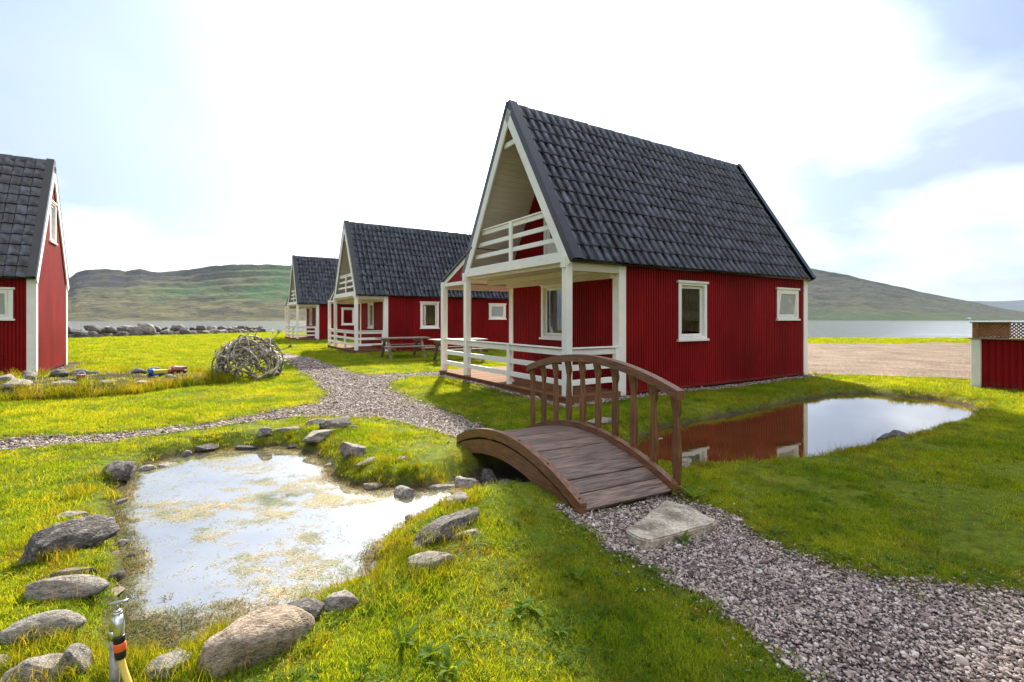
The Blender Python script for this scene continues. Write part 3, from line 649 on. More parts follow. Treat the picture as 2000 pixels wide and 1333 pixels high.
    # corner boards
    for x, y, sx, sy in ((PX, 0, -1, -1), (LX, 0, 1, -1), (LX, WD, 1, 1), (PX, WD, -1, 1)):
        m = MB(); t = 0.13
        y0, y1 = (y + sy * 0.014, y + sy * 0.042); m.box(min(x + sx * 0.042, x - sx * t), max(x + sx * 0.042, x - sx * t), min(y0, y1), max(y0, y1), 0.03, 2.40)
        x0, x1 = (x + sx * 0.014, x + sx * 0.041); m.box(min(x0, x1), max(x0, x1), min(y + sy * 0.013, y - sy * t), max(y + sy * 0.013, y - sy * t), 0.03, 2.40)
        m.build('corner_board', M['white'], cab)
    m = MB(); m.box(PX + 0.10, LX - 0.13, -0.034, -0.011, 0.045, 0.085, 0.002); m.build('drip_board', M['red'], cab)
    # interior floor and ceiling of the ground floor
    m = MB(); m.box(PX + 0.03, LX - 0.03, 0.03, WD - 0.03, 0.09, 0.13); m.build('floor', M['interior'], cab)
    m = MB(); m.box(PX + 0.02, LX - 0.03, 0.06, WD - 0.06, 2.28, 2.40); m.build('ceiling', M['interior'], cab)
    # --- porch deck
    m = MB(); m.box(-0.06, PX - 0.02, -0.06, 5.0, -0.10, 0.085); dk = m.build('porch_deck', M['deckwood'], cab)
    pm = MB(); pm.box(-0.085, PX - 0.015, -0.06, 0.06, 0.086, 0.118, 0.004); pme = pm.mesh('deck_plank', M['deckwood'])
    for k in range(40): link('deck_plank', pme, dk, (0, k * 0.126, random.uniform(-.0015, .0015)))
    m = MB(); m.box(PX - 0.014, 2.5, WD + 0.06, 5.0, -0.10, 0.116); m.build('side_step', M['deckwood'], dk)
    # posts
    s = 0.065
    for x, y, z1 in ((0.0, 0.0, 2.40), (0.0, WD, 2.40), (0.0, 4.85, 2.30), (2.4, 4.85, 2.30)):
        m = MB(); m.box(x - s, x + s, y - s, y + s, 0.119, z1, 0.006); m.build('porch_post', M['white'], cab)
    for y in (1.80,):
        m = MB(); m.box(-0.04, 0.04, y - 0.045, y + 0.045, 0.119, 0.89, 0.005); m.build('rail_post', M['white'], cab)
    m = MB(); m.box(PX - 0.12, PX - 0.035, -0.04, 0.04, 0.119, 0.89, 0.005); m.build('rail_post', M['white'], cab)
    # rails
    for z in (0.33, 0.58, 0.83):
        for y0, y1 in ((0.066, 1.754), (1.846, WD - 0.066), (WD + 0.066, 4.784)):
            m = MB(); m.box(-0.016, 0.016, y0, y1, z - 0.048, z + 0.048); m.build('porch_rail', M['white'], cab)
        m = MB(); m.box(0.066, PX - 0.121, -0.016, 0.016, z - 0.048, z + 0.048); m.build('porch_rail', M['white'], cab)
    for y0, y1 in ((0.066, WD - 0.066), (WD + 0.066, 4.784)):
        m = MB(); m.box(-0.05, 0.05, y0, y1, 0.891, 0.917); m.build('rail_cap', M['white'], cab)
    m = MB(); m.box(0.066, PX - 0.043, -0.05, 0.05, 0.891, 0.917); m.build('rail_cap', M['white'], cab)
    # header beams
    m = MB(); m.box(0.066, PX - 0.043, -0.045, 0.045, 2.20, 2.37); m.build('header_beam', M['cream'], cab)
    m = MB(); m.box(-0.045, 0.03, 0.066, WD - 0.066, 2.34, 2.405); m.build('header_beam', M['white'], cab)
    m = MB(); m.box(PX - 0.16, PX - 0.043, 0.05, WD - 0.02, 2.12, 2.27); m.build('header_beam', M['cream'], cab)
    m = MB(); m.box(0.50, 0.60, 0.05, WD - 0.05, 2.17, 2.27); m.build('joist', M['cream'], cab)
    m = MB(); m.box(0.031, PX - 0.02, 0.01, WD - 0.01, 2.275, 2.40); m.build('balcony_floor', M['cream'], cab)
    # balcony front
    m = MB(); m.box(-0.040, 0.005, 0.10, WD - 0.10, 2.406, 2.52); m.build('balcony_fascia', M['white'], cab)
    for z, h in ((2.76, 0.043), (3.01, 0.043), (3.25, 0.043)):
        e = (z + h - ZE + 0.14) / math.tan(AL) - OV + 0.055
        m = MB(); m.box(0.058, 0.088, e, WD - e, z - h, z + h); m.build('balcony_rail', M['white'], cab)
    e = (3.35 - ZE + 0.14) / math.tan(AL) - OV + 0.05
    m = MB(); m.box(0.030, 0.118, e, WD - e, 3.295, 3.325); m.build('rail_cap', M['white'], cab)
    m = MB(); m.box(0.012, 0.057, WD / 2 - 0.045, WD / 2 + 0.045, 2.41, 3.294); m.build('balcony_post', M['white'], cab)
    for y in (0.0, WD):
        m = MB(); m.box(-0.10, -0.066, y - 0.06, y + 0.06, 2.24, 2.43, 0.015); m.build('bracket', M['white'], cab)
    # soffit of the balcony: boards on the left slope, one panel on the right slope
    Mx = rf('R'); m = MB(); m.box(RX0 + 0.06, PX - 0.03, 0.03, SL - 0.13, -0.080, -0.064, 0.002, Mx); m.build('soffit', M['cream'], cab)
    Mx = rf('L'); bm_ = MB(); bm_.box(RX0 + RX1 - PX + 0.03, RX1 - 0.06, 0.0, 0.118, -0.082, -0.064, 0.004)
    bme = bm_.mesh('soffit_board', M['cream']); nb = int((SL - 0.16) / 0.121)
    par = empty('soffit'); par.parent = cab
    for k in range(nb):
        o = link('soffit_board', bme, par); o.matrix_local = Mx @ Matrix.Translation((0, 0.03 + k * 0.121, 0))
    # lean-to roof over the side of the porch
    aL = math.atan2(2.96 - 2.26, 5.02 - 3.28); Ls = math.hypot(0.70, 1.74)
    ML = Matrix.Rotation(math.pi, 4, 'Z') @ Matrix.Rotation(aL, 4, 'X'); ML.translation = (2.5, 5.02, 2.26)
    m = MB(); m.box(0.0, 2.56, -0.03, Ls, 0.0, 0.035, 0.003, ML)
    for k in range(13): m.box(0.02 + k * 0.2, 0.13 + k * 0.2, -0.02, Ls - 0.01, 0.036, 0.062, 0.012, ML)
    m.build('lean_to_roof', M['roofmetal'], cab)
    m = MB(); m.box(2.475, 2.515, -0.03, Ls - 0.14, -0.11, -0.003, 0.003, ML); m.build('barge_board', M['white'], cab)
    m = MB(); m.box(0.02, 2.47, 0.02, Ls - 0.22, -0.03, -0.004, 0.003, ML); m.build('soffit', M['cream'], cab)
    m = MB(); tri = [(0.0, WD + 0.07, 2.275), (0.0, 4.86, 2.275), (0.0, WD + 0.07, 2.76)]
    m.add(tri + [(0.02, y, z) for x, y, z in tri], [(0, 1, 2), (5, 4, 3), (0, 3, 4, 1), (1, 4, 5, 2), (2, 5, 3, 0)]); m.build('gable_panel', M['red'], cab)
    m = MB(); m.box(-0.025, 0.045, WD + 0.066, 4.98, 2.19, 2.272); m.build('header_beam', M['white'], cab)
    m = MB(); m.box(0.066, 2.334, 4.81, 4.89, 2.13, 2.27); m.build('header_beam', M['cream'], cab)
    return cab
make_cabin(0, 'nearest red cabin with white balcony, beside the footbridge and the brown pond', range(25), True)
make_cabin(1, 'middle red cabin with the picnic tables along its side wall', range(25), False)
make_cabin(2, 'smallest and farthest red cabin, half hidden behind the middle one', None, False)
c4 = make_cabin(3, 'red cabin cut by the left picture edge, its back gable showing', range(COLS - 9, COLS), False)

# ------------------------------------------------------------------ footbridge
BL = 2.34; BW = 0.95; BO = Vector((0.485, 3.50, 0)); BA = math.atan2(0.47, 0.88)
br = empty('footbridge', (BO.x, BO.y, 0), BA); tag(br, 'brown arched wooden footbridge with one curved handrail over the channel', 'bridge')
def bz(s): return 0.035 + 0.25 * 4 * s * (1 - s)
def bsl(s): return math.atan2(0.25 * 4 * (1 - 2 * s), BL)
NP = 15
pm = MB(); pm.box(0.055, BW - 0.055, -0.076, 0.076, -0.028, 0.0, 0.005); pme = pm.mesh('deck_plank', M['plank'])
for k in range(NP):
    s_ = (k + 0.5) / NP
    link('deck_plank', pme, br, (random.uniform(-.002, .002), s_ * BL, bz(s_) + random.uniform(-.003, .003)), (bsl(s_) + random.uniform(-.01, .01), 0, random.uniform(-.004, .004)))
def arc_board(x0, x1, lo, hi, fn, a=0.0, b=1.0, n=24, over=0.0):
    m = MB(); secs = []
    for k in range(n + 1):
        s_ = a + (b - a) * k / n; y = -over + s_ * (BL + 2 * over); z = fn(s_)
        secs.append([(x0, y, z + lo), (x1, y, z + lo), (x1, y, z + hi), (x0, y, z + hi)])
    m.strip(secs); return m
for x0, x1 in ((-0.005, 0.053), (BW - 0.053, BW + 0.005)):
    for a, b in ((0.0, 0.60), (0.603, 1.0)) if x0 < 0 else ((0.0, 0.42), (0.423, 1.0)):
        o = arc_board(x0, x1, -0.03, 0.055, bz, a, b).build('kerb_board', M['bridge'], br)
    arc_board(x0 + 0.006, x1 - 0.006, -0.175, -0.032, lambda s_: bz(s_) - 0.02, 0.02, 0.98).build('side_beam', M['bridge'], br)
def rz_(s_): return 0.83 + 0.205 * 4 * s_ * (1 - s_)
arc_board(BW - 0.036, BW + 0.040, -0.075, 0.0, rz_, over=0.03).build('handrail', M['bridge'], br)
prof = [(0, .026), (.10, .028), (.24, .034), (.36, .040), (.46, .038), (.60, .029), (.74, .021), (.79, .022), (.83, .034), (.87, .040), (1.0, .040)]
for k in range(10):
    s_ = 0.012 + k * (0.976 / 9); zb = bz(s_) - 0.06; ztp = rz_(s_) - 0.06; H = ztp - zb
    m = MB(); secs = [[(BW + 0.007, -w, zb + H * q), (BW + 0.038, -w, zb + H * q), (BW + 0.038, w, zb + H * q), (BW + 0.007, w, zb + H * q)] for q, w in prof]
    m.strip(secs); m.v = [(x - (0.02 if z > ztp - 0.02 else 0), y, z) for x, y, z in m.v]
    o = m.build('baluster', M['bridgev'], br, loc=(0, s_ * BL, 0)); o.rotation_euler = (random.uniform(-.008, .008), 0, 0)
bolt = MB(); bolt.tube([(0, 0, 0), (0, 0, 0.006)], 0.009, 8); bme = bolt.mesh('bolt', M['black'])
for s_ in (0.02, 0.2, 0.4, 0.6, 0.8): link('bolt', bme, br, (0.024, s_ * BL, bz(s_) + 0.053))

# ------------------------------------------------------------------ picnic tables
def picnic(loc, label):
    t = empty('picnic_table', (*loc, hz(*loc)), TH); tag(t, label, 'table', 'picnic tables beside the middle cabin')
    m = MB(); m.box(-0.9, 0.9, -0.058, 0.058, -0.02, 0.02); pl = m.mesh('table_plank', M['greywood'])
    for k in range(6): link('table_plank', pl, t, (0, -0.325 + k * 0.13, 0.72 + random.uniform(-.003, .003)))
    for sg in (-1, 1):
        for k in range(2): link('seat_plank', pl, t, (0, sg * (0.62 + 0.13 * k), 0.44))
    for x in (-0.62, 0.62):
        for sg in (-1, 1):
            m = MB(); m.bar((x + 0.022 * sg, sg * 0.22, 0.70), (x + 0.022 * sg, sg * 0.62, -0.02), 0.04, 0.10, (1, 0, 0)); m.build('leg', M['greywood'], t)
        m = MB(); m.box(x + 0.045, x + 0.085, -0.76, 0.76, 0.32, 0.415); m.build('seat_support', M['greywood'], t)
        m = MB(); m.box(x - 0.085, x - 0.045, -0.36, 0.36, 0.60, 0.698); m.build('top_support', M['greywood'], t)
picnic((-3.95, 17.95), 'left picnic table standing along the middle cabin wall')
picnic((-1.75, 16.15), 'right picnic table half hidden behind the nearest cabin porch post')

# ------------------------------------------------------------------ screen fence at right
FX, FY = 9.50, 10.15
fe = empty('screen_fence', (FX, FY, 0), TH); tag(fe, 'low red screen fence with brown trellis top at the right edge', 'fence')
corr(lambda u, o, z: (-o, -u, z), 0.10, 3.2, -0.05, lambda u: 0.985, (), 0.10).build('panel', M['red'], fe)
corr(lambda u, o, z: (u, o, z), 0.10, 2.3, -0.05, lambda u: 0.985, (), 0.10).build('panel', M['red'], fe)
m = MB(); m.box(-0.05, 0.08, -0.09, 0.05, -0.1, 0.985); m.build('corner_post', M['white'], fe)
m = MB(); m.box(-0.07, 0.10, -3.2, 0.09, 0.986, 1.012); m.box(0.101, 2.3, -0.06, 0.09, 0.986, 1.012); m.build('cap_board', M['greywood'], fe)
for x, y in ((0.01, -0.01), (0.01, -1.7), (0.01, -3.1), (2.2, 0.02)):
    m = MB(); m.box(x - 0.045, x + 0.045, y - 0.05, y + 0.045, 1.013, 1.315); m.build('trellis_post', M['trellis'], fe)
m = MB(); m.box(-0.05, 0.07, -3.2, 0.07, 1.316, 1.338); m.box(0.071, 2.3, -0.05, 0.07, 1.316, 1.338); m.build('top_rail', M['greywood'], fe)
def lattice(place, u0, u1, z0, z1):
    m = MB(); h = z1 - z0; sp = 0.062; k = u0 - h
    while k < u1:
        for sg in (1, -1):
            a, b = k, k + h
            ca, cb = max(a, u0), min(b, u1)
            if cb - ca > 0.01:
                za, zb = z0 + (ca - a), z0 + (cb - a)
                if sg < 0: za, zb = z1 - (ca - a), z1 - (cb - a)
                m.bar(place(ca, 0.006 * sg, za), place(cb, 0.006 * sg, zb), 0.010, 0.020, Vector(place(0, 0, 1)) - Vector(place(0, 0, 0)), 0.001)
        k += sp
    return m
o = lattice(lambda u, o, z: (0.01 - o, -u, z), 0.04, 3.1, 1.02, 1.312).build('lattice', M['trellis'], fe); o['kind'] = 'stuff'
o = lattice(lambda u, o, z: (u, 0.02 + o, z), 0.06, 2.16, 1.02, 1.312).build('lattice', M['trellis'], fe); o['kind'] = 'stuff'
# a small white house on the far shore
fh = empty('far_house', (892 / FPX * 1500, 1500, -2.0), 0.4); tag(fh, 'tiny white house on the far shore under the right hill', 'house')
m = MB(); m.box(-6, 6, -4, 4, 0, 4.2); m.build('wall', M['white'], fh)
m = MB(); m.strip([[(-6.3, -4.4, 4.1), (-6.3, 4.4, 4.1), (-6.3, 0, 7.2)], [(6.3, -4.4, 4.1), (6.3, 4.4, 4.1), (6.3, 0, 7.2)]]); m.build('roof', M['curtain'], fh)

# ------------------------------------------------------------------ stones
def rock_mesh(seed, sub=4, cuts=9, rough=1.0, mat=None, smooth_=0.0, boxy=0.0):
    rg = random.Random(seed); bm = bmesh.new(); bmesh.ops.create_icosphere(bm, subdivisions=sub, radius=1.0)
    V = np.array([v.co for v in bm.verts]); F = np.array([[v.index for v in f.verts] for f in bm.faces]); bm.free()
    if boxy: V = V / (np.abs(V) ** (2 + boxy)).sum(1)[:, None] ** (1 / (2 + boxy)) * 0.86
    for k in range(int(cuts * 1.6)):
        n = np.array([rg.gauss(0, 1), rg.gauss(0, 1), rg.gauss(0, 0.8)]); n /= np.linalg.norm(n); d = rg.uniform(0.52, 0.88) + smooth_
        q = V @ n - d; V = V - np.where(q > 0, q * 0.97, 0)[:, None] * n
    o = seed * 3.7
    big = fbm(V[:, 0] * 1.3 + o + V[:, 2] * 1.1, V[:, 1] * 1.3 - V[:, 2] * 0.9 + o, 2)
    rid = 1 - np.abs(fbm(V[:, 0] * 2.6 + V[:, 2] * 2.1 + o, V[:, 1] * 2.6 - V[:, 2] * 2.3 + o, 3)) * 2
    fine = fbm(V[:, 0] * 8 + V[:, 2] * 5 + o, V[:, 1] * 8 - V[:, 2] * 6, 3)
    V = V * (1 + 0.16 * big - 0.075 * rough * np.clip(rid, 0, 1) + 0.05 * rough * fine)[:, None]
    return meshnp('stone', V, F, mat, True)
ROCKS = []
def stone(a, b, thick, hgt, mat, label, seed, cuts=9, rough=1.0, z=None, group=None, sink=0.34, sub=4, name='stone', tiltz=0.0, smooth_=0.0):
    """a, b: photo pixels of the two ends where the stone meets the ground"""
    lev = -0.02 if z is None else z
    A_, B_ = gp(*a, lev), gp(*b, lev); c = (A_ + B_) / 2; d = B_ - A_
    g = hz(c.x, c.y) if z is None else z
    o = link(name, rock_mesh(seed, sub, cuts, rough, M[mat], smooth_)); L = d.length / 2
    bo = 1.22 if cuts >= 6 else 1.0; o.scale = (max(L, 0.03) * bo, thick / 2 * bo, hgt * 0.62); o.rotation_euler = (0, tiltz, math.atan2(d.y, d.x))
    o.location = (c.x, c.y, g + hgt * (0.62 - sink) - 0.02); tag(o, label, 'stone', group); ROCKS.append((c.x, c.y, L, thick / 2)); return o
st = stone
GP = 'stones ringing the weedy pond'
st((385, 1322), (606, 1238), 0.26, 0.19, 'rockbrown', 'large smooth brown boulder at the bottom, nearest stone of the weedy pond', 1, 4, 0.5, group=GP, smooth_=0.12)
st((540, 1222), (640, 1200), 0.17, 0.10, 'rockdark', 'dark stone tucked behind the large brown boulder', 2, group=GP)
st((632, 1196), (702, 1182), 0.14, 0.09, 'rock', 'small grey stone at the right end of the brown boulder row', 3, group=GP)
st((815, 1084), (925, 1028), 0.20, 0.13, 'rockdark', 'tilted flat slab of dark stone on the right bank of the weedy pond', 14, 6, 0.5, group=GP, tiltz=-0.12)
st((785, 1122), (898, 1104), 0.13, 0.10, 'rock', 'lichen spotted long stone just below the tilted slab', 5, group=GP)
st((868, 1008), (922, 998), 0.16, 0.09, 'rock', 'small pale grey stone above the tilted slab', 6, group=GP)
st((758, 950), (812, 940), 0.26, 0.22, 'rock', 'upright lumpy grey stone on the grassy spit of the weedy pond', 7, group=GP)
st((662, 896), (712, 890), 0.24, 0.21, 'rock', 'rounded grey stone standing at the back bank of the weedy pond', 8, group=GP)
st((592, 862), (660, 852), 0.3, 0.13, 'rock', 'broad grey stone in the cluster on the back bank', 9, group=GP)
st((628, 849), (690, 838), 0.3, 0.17, 'rockdark', 'dark stone at the top of the back bank cluster', 10, group=GP)
st((590, 840), (640, 832), 0.2, 0.12, 'rockpale', 'pale stone at the top left of the back bank cluster', 11, group=GP)
st((678, 848), (704, 845), 0.14, 0.07, 'rockpale', 'little white stone right of the back bank cluster', 12, group=GP)
st((500, 853), (535, 849), 0.18, 0.12, 'rock', 'grey stone half sunk left of the back bank cluster', 13, group=GP)
st((540, 848), (600, 842), 0.16, 0.07, 'rock', 'low flat stone in the grass of the back bank', 15, group=GP)
st((300, 893), (352, 886), 0.24, 0.15, 'rock', 'grey stone at the back left corner of the weedy pond', 16, group=GP)
st((196, 926), (270, 918), 0.30, 0.21, 'rockdark', 'dark domed stone in the shadowed grass left of the weedy pond', 17, group=GP)
st((228, 944), (290, 938), 0.14, 0.07, 'rockbrown', 'flat brown stone at the water edge under the dark domed stone', 18, group=GP)
st((28, 1120), (218, 1042), 0.25, 0.21, 'rockdark', 'long jagged dark boulder on the left bank of the weedy pond', 19, 10, 1.3, group=GP)
st((115, 1014), (178, 1008), 0.12, 0.06, 'rockpale', 'white flat stone above the long jagged boulder', 20, group=GP)
st((98, 1056), (142, 1046), 0.12, 0.09, 'rockpale', 'pale stone leaning behind the long jagged boulder', 21, group=GP)
st((195, 1005), (262, 992), 0.16, 0.06, 'rock', 'flat stone at the left water edge of the weedy pond', 22, group=GP)
st((60, 1140), (192, 1122), 0.09, 0.055, 'rockbrown', 'thin buried stone between the jagged boulder and the pale long stone', 23, group=GP)
st((30, 1172), (204, 1158), 0.15, 0.10, 'rockpale', 'long rounded pale stone above the grey tap', 24, 4, 0.6, group=GP, smooth_=0.14)
st((-10, 1258), (160, 1226), 0.15, 0.11, 'rockpale', 'long pale stone at the left picture edge beside the tap', 25, 4, 0.6, group=GP, smooth_=0.14)
st((10, 1340), (148, 1322), 0.13, 0.12, 'rockpale', 'pale rounded stone in the bottom left corner', 26, 4, 0.6, group=GP, smooth_=0.14)
st((115, 1330), (184, 1300), 0.14, 0.12, 'rock', 'grey stone behind the corner stone left of the tap', 27, 5, 0.7, group=GP, smooth_=0.1)
st((-12, 1308), (18, 1300), 0.08, 0.06, 'rockpale', 'tiny pale stone at the left picture edge above the corner stone', 28, group=GP)
st((228, 1098), (292, 1080), 0.08, 0.06, 'rockdark', 'small dark stone lying in the water off the left bank', 29, z=-0.13, group=GP)
st((275, 1330), (365, 1300), 0.14, 0.08, 'rockpale', 'pale flat stone behind the yellow hose', 30, group=GP)
st((892, 930), (930, 922), 0.24, 0.26, 'rock', 'upright grey stone against the far left end of the bridge', 31, group=GP)
st((936, 944), (972, 938), 0.2, 0.17, 'rockdark', 'dark stone under the left side of the bridge', 32, z=-0.16, group=GP)
st((838, 958), (908, 948), 0.14, 0.07, 'rock', 'flat grey stone at the narrow end of the weedy pond', 33, z=-0.13, group=GP)
st((970, 962), (1015, 950), 0.18, 0.12, 'rock', 'grey stone in the channel beneath the bridge', 34, z=-0.18, group=GP)
st((770, 905), (800, 900), 0.10, 0.06, 'rockpale', 'small pale stone in the grass of the spit', 35, group=GP)
st((630, 912), (672, 905), 0.12, 0.06, 'rock', 'flat stone at the waterline below the rounded grey stone', 36, z=-0.12, group=GP)
st((695, 918), (740, 900), 0.10, 0.06, 'rock', 'thin stone sticking out beside the rounded grey stone', 37, group=GP)
st((690, 1160), (748, 1145), 0.13, 0.05, 'rockpale', 'low pale stone where weed meets the right bank', 38, z=-0.12, group=GP)
st((880, 1066), (945, 1052), 0.12, 0.05, 'rockpale', 'pale stone sunk in turf right of the tilted slab', 39, group=GP)
st((380, 880), (425, 876), 0.16, 0.11, 'rockdark', 'black wet stone at the back edge of the weedy pond', 40, z=-0.1, group=GP)
rim = [(238, 975), (285, 915), (365, 888), (480, 872), (575, 870), (655, 890), (730, 950), (800, 1012), (775, 1045), (742, 1080), (730, 1105), (715, 1140), (660, 1168), (215, 1090), (222, 1130), (216, 1160), (238, 1060)]
for k, (px, py) in enumerate(rim):
    w_ = random.choice([12, 16, 22, 38]); st((px - w_ * .5, py + random.uniform(-3, 3)), (px + w_ * .5, py + random.uniform(-4, 4)), random.uniform(.08, .16), random.uniform(.04, .08), random.choice(['rock', 'rockdark', 'rockpale', 'rockbrown']), 'small stone half buried in the muddy rim of the weedy pond', 400 + k, 8, 1.0, z=-0.10, group='small rim stones of the weedy pond', sub=3)
GB = 'stones ringing the brown pond'
st((1724, 858), (1772, 852), 0.26, 0.18, 'rockdark', 'dark pointed stone on the near bank of the brown pond', 41, group=GB)
st((1640, 872), (1685, 866), 0.16, 0.09, 'rock', 'small grey stone left of the dark pointed stone', 42, group=GB)
st((1525, 788), (1585, 782), 0.3, 0.10, 'rockpale', 'pale flat stone at the back edge of the brown pond', 43, group=GB)
st((1590, 779), (1628, 775), 0.2, 0.09, 'rockdark', 'dark stone at the back edge of the brown pond beside the pale one', 44, group=GB)
st((1690, 772), (1735, 768), 0.3, 0.12, 'rock', 'grey stone on the far sunlit bank of the brown pond', 45, group=GB)
st((1820, 788), (1862, 783), 0.2, 0.08, 'rockdark', 'dark stone at the far right bank of the brown pond', 46, group=GB)
st((1405, 818), (1440, 813), 0.14, 0.08, 'rockpale', 'small pale stone on the back bank near the red wall', 47, group=GB)
st((1450, 808), (1500, 801), 0.14, 0.06, 'rock', 'low stone row on the back bank near the red wall', 48, group=GB)
st((1150, 838), (1200, 826), 0.2, 0.13, 'rockpale', 'pale stone seen between the balusters behind the bridge', 49, group=GB)
st((1262, 850), (1300, 838), 0.2, 0.13, 'rock', 'grey stone at the left corner of the brown pond behind the handrail', 50, group=GB)
st((1318, 920), (1350, 900), 0.14, 0.10, 'rock', 'grey stone beside the near end of the handrail', 51, group=GB)
st((1780, 783), (1808, 781), 0.16, 0.06, 'rock', 'little flat stone on the far sunlit bank', 52, group=GB)
GF = 'stones edging the flower bed'
bedr = [((-15, 768), (28, 762), .4, .22, 'rock'), ((8, 784), (50, 776), .35, .2, 'rockpale'), ((46, 758), (66, 754), .3, .2, 'rock'), ((62, 786), (92, 782), .3, .12, 'rockpale'), ((95, 778), (150, 773), .25, .1, 'rock'),
        ((90, 752), (140, 748), .35, .18, 'rockdark'), ((140, 747), (170, 744), .3, .2, 'rock'), ((165, 746), (196, 743), .3, .18, 'rockdark'), ((200, 743), (224, 741), .3, .2, 'rock'), ((190, 772), (222, 767), .25, .13, 'rock'),
        ((245, 746), (290, 743), .35, .18, 'rockdark'), ((285, 742), (318, 739), .3, .22, 'rock'), ((262, 768), (292, 760), .25, .12, 'rockpale'), ((325, 754), (345, 752), .2, .1, 'rock'), ((350, 741), (372, 739), .2, .12, 'rock')]
ORD = ['first', 'second', 'third', 'fourth', 'fifth', 'sixth', 'seventh', 'eighth', 'ninth', 'tenth']
rows_ = {True: sorted([q for q in bedr if q[0][1] > 760], key=lambda q: q[0][0]), False: sorted([q for q in bedr if q[0][1] <= 760], key=lambda q: q[0][0])}
for k, (a, b, th, h, mt) in enumerate(bedr):
    fr_ = a[1] > 760; od = ORD[rows_[fr_].index((a, b, th, h, mt))]
    st(a, b, th, h, mt, '%s stone from the left in the %s row edging the flower bed' % (od, 'front' if fr_ else 'back'), 60 + k, group=GF, sub=3)
# shore revetment beyond the lawn
GR = 'boulders of the shore wall'
rr_ = random.Random(4); proto = [rock_mesh(100 + k, 3, 7, 1.2, M['rockdark' if k % 4 else 'rock'], 0.06, 3.0) for k in range(9)]
p0 = Vector((-33.5, 33.2)); p1 = Vector((-24.6, 49.5)); nb = 34
for row in range(2):
    for k in range(nb):
        f = (k + 0.5 * row + rr_.uniform(-.3, .3)) / nb
        if row and rr_.random() < 0.10: continue
        p = p0.lerp(p1, f); off = Vector((0.86, -0.5)).normalized() * (-0.5 * row + rr_.uniform(-.2, .2))
        o = link('boulder', rr_.choice(proto)); s_ = rr_.uniform(0.36, 0.66) * (1.0 - 0.25 * f)
        o.scale = (s_ * rr_.uniform(1, 1.6), s_ * rr_.uniform(.8, 1.1), s_ * rr_.uniform(0.6, 0.95)); o.rotation_euler = (rr_.uniform(-.25, .25), rr_.uniform(-.25, .25), 1.06 + rr_.gauss(0, .35))
        o.location = (p.x + off.x, p.y + off.y, 0.10 + (0.42 - 0.12 * f) * row + rr_.uniform(-.06, .08)); tag(o, 'dark boulder in the stone wall along the shore beyond the lawn', 'boulder', GR)
# stepping slab
sl_px = [(1222, 1034), (1262, 1006), (1300, 976), (1338, 984), (1376, 1004), (1402, 1016), (1394, 1024), (1320, 1044), (1268, 1058), (1240, 1050)]
zt_ = 0.030; top = gpl(sl_px, zt_); top = top[::-1] if np.cross(top[1] - top[0], top[2] - top[1]) < 0 else top
bm = bmesh.new(); vs = [bm.verts.new((x, y, zt_)) for x, y in top]; f = bm.faces.new(vs)
ext = bmesh.ops.extrude_face_region(bm, geom=[f]); bmesh.ops.translate(bm, verts=[v for v in ext['geom'] if isinstance(v, bmesh.types.BMVert)], vec=(0, 0, -0.09))
bmesh.ops.recalc_face_normals(bm, faces=bm.faces); bmesh.ops.triangulate(bm, faces=bm.faces); 
bmesh.ops.bevel(bm, geom=[e for e in bm.edges if e.calc_face_angle(0) > 0.5], offset=0.010, segments=2, affect='EDGES')
for _ in range(4): bmesh.ops.subdivide_edges(bm, edges=[e for e in bm.edges if e.calc_length() > 0.035], cuts=1, use_grid_fill=False); bmesh.ops.triangulate(bm, faces=bm.faces)
for v in bm.verts:
    q = fbm(np.array([v.co.x * 9]), np.array([v.co.y * 9 + v.co.z * 5]), 4)[0]; v.co += Vector((0.006 * q, 0.006 * q, 0.011 * q))
me = bpy.data.meshes.new('stepping_slab'); bm.to_mesh(me); bm.free(); M['slab'] = rockmat('sandy_slab', (0.33, 0.27, 0.195), (0.44, 0.37, 0.28), (0.50, 0.45, 0.37)); me.materials.append(M['slab'])
tag(link('stepping_slab', me), 'flat sandy stone slab on the gravel at the foot of the bridge', 'slab')

# ------------------------------------------------------------------ antler heap
AX, AY = -6.30, 11.85
ah = empty('antler_heap', (AX, AY, hz(AX, AY))); tag(ah, 'waist high tangled heap of bleached reindeer antlers on the lawn', 'antlers')
def antler_mesh(seed):
    rg = random.Random(seed); m = MB(); K = 14; L = rg.uniform(0.85, 1.3); bend = rg.uniform(1.6, 2.5); tw = rg.uniform(-.5, .5); pts = []; p = Vector((0, 0, 0)); th = 0
    for k in range(K):
        pts.append(p.copy()); th = bend * (k / K - 0.5); p = p + Vector((math.cos(th), math.sin(th) * math.cos(tw * k / K), math.sin(th) * math.sin(tw * k / K) + 0.05 * math.sin(k))) * (L / K)
    m.tube(pts, [0.026 - 0.014 * k / (K - 1) for k in range(K)], 6)
    for j in (3, 8, 12):
        d = Vector((rg.uniform(-.4, .7), rg.uniform(-1, .3), rg.uniform(-.6, .6))).normalized(); l = rg.uniform(0.06, 0.18); q = [pts[j] + d * l * t + Vector((0.10 * t * t * l / .2, 0.04 * t * t, 0)) for t in (0, .35, .7, 1)]
        m.tube(q, [0.017, 0.014, 0.010, 0.003], 5)
    if seed % 2:      # palmate end
        a = pts[-1]; t = (pts[-1] - pts[-2]).normalized(); u = t.orthogonal().normalized()
        for s_ in (-1, -.3, .4, 1): m.tube([a - t * 0.06, a + t * 0.04 + u * s_ * 0.03, a + t * 0.12 + u * s_ * 0.09], [0.012, 0.013, 0.003], 5)
    return m.mesh('antler', M['antler'], True)
am = [antler_mesh(k) for k in range(9)]; rg = random.Random(77)
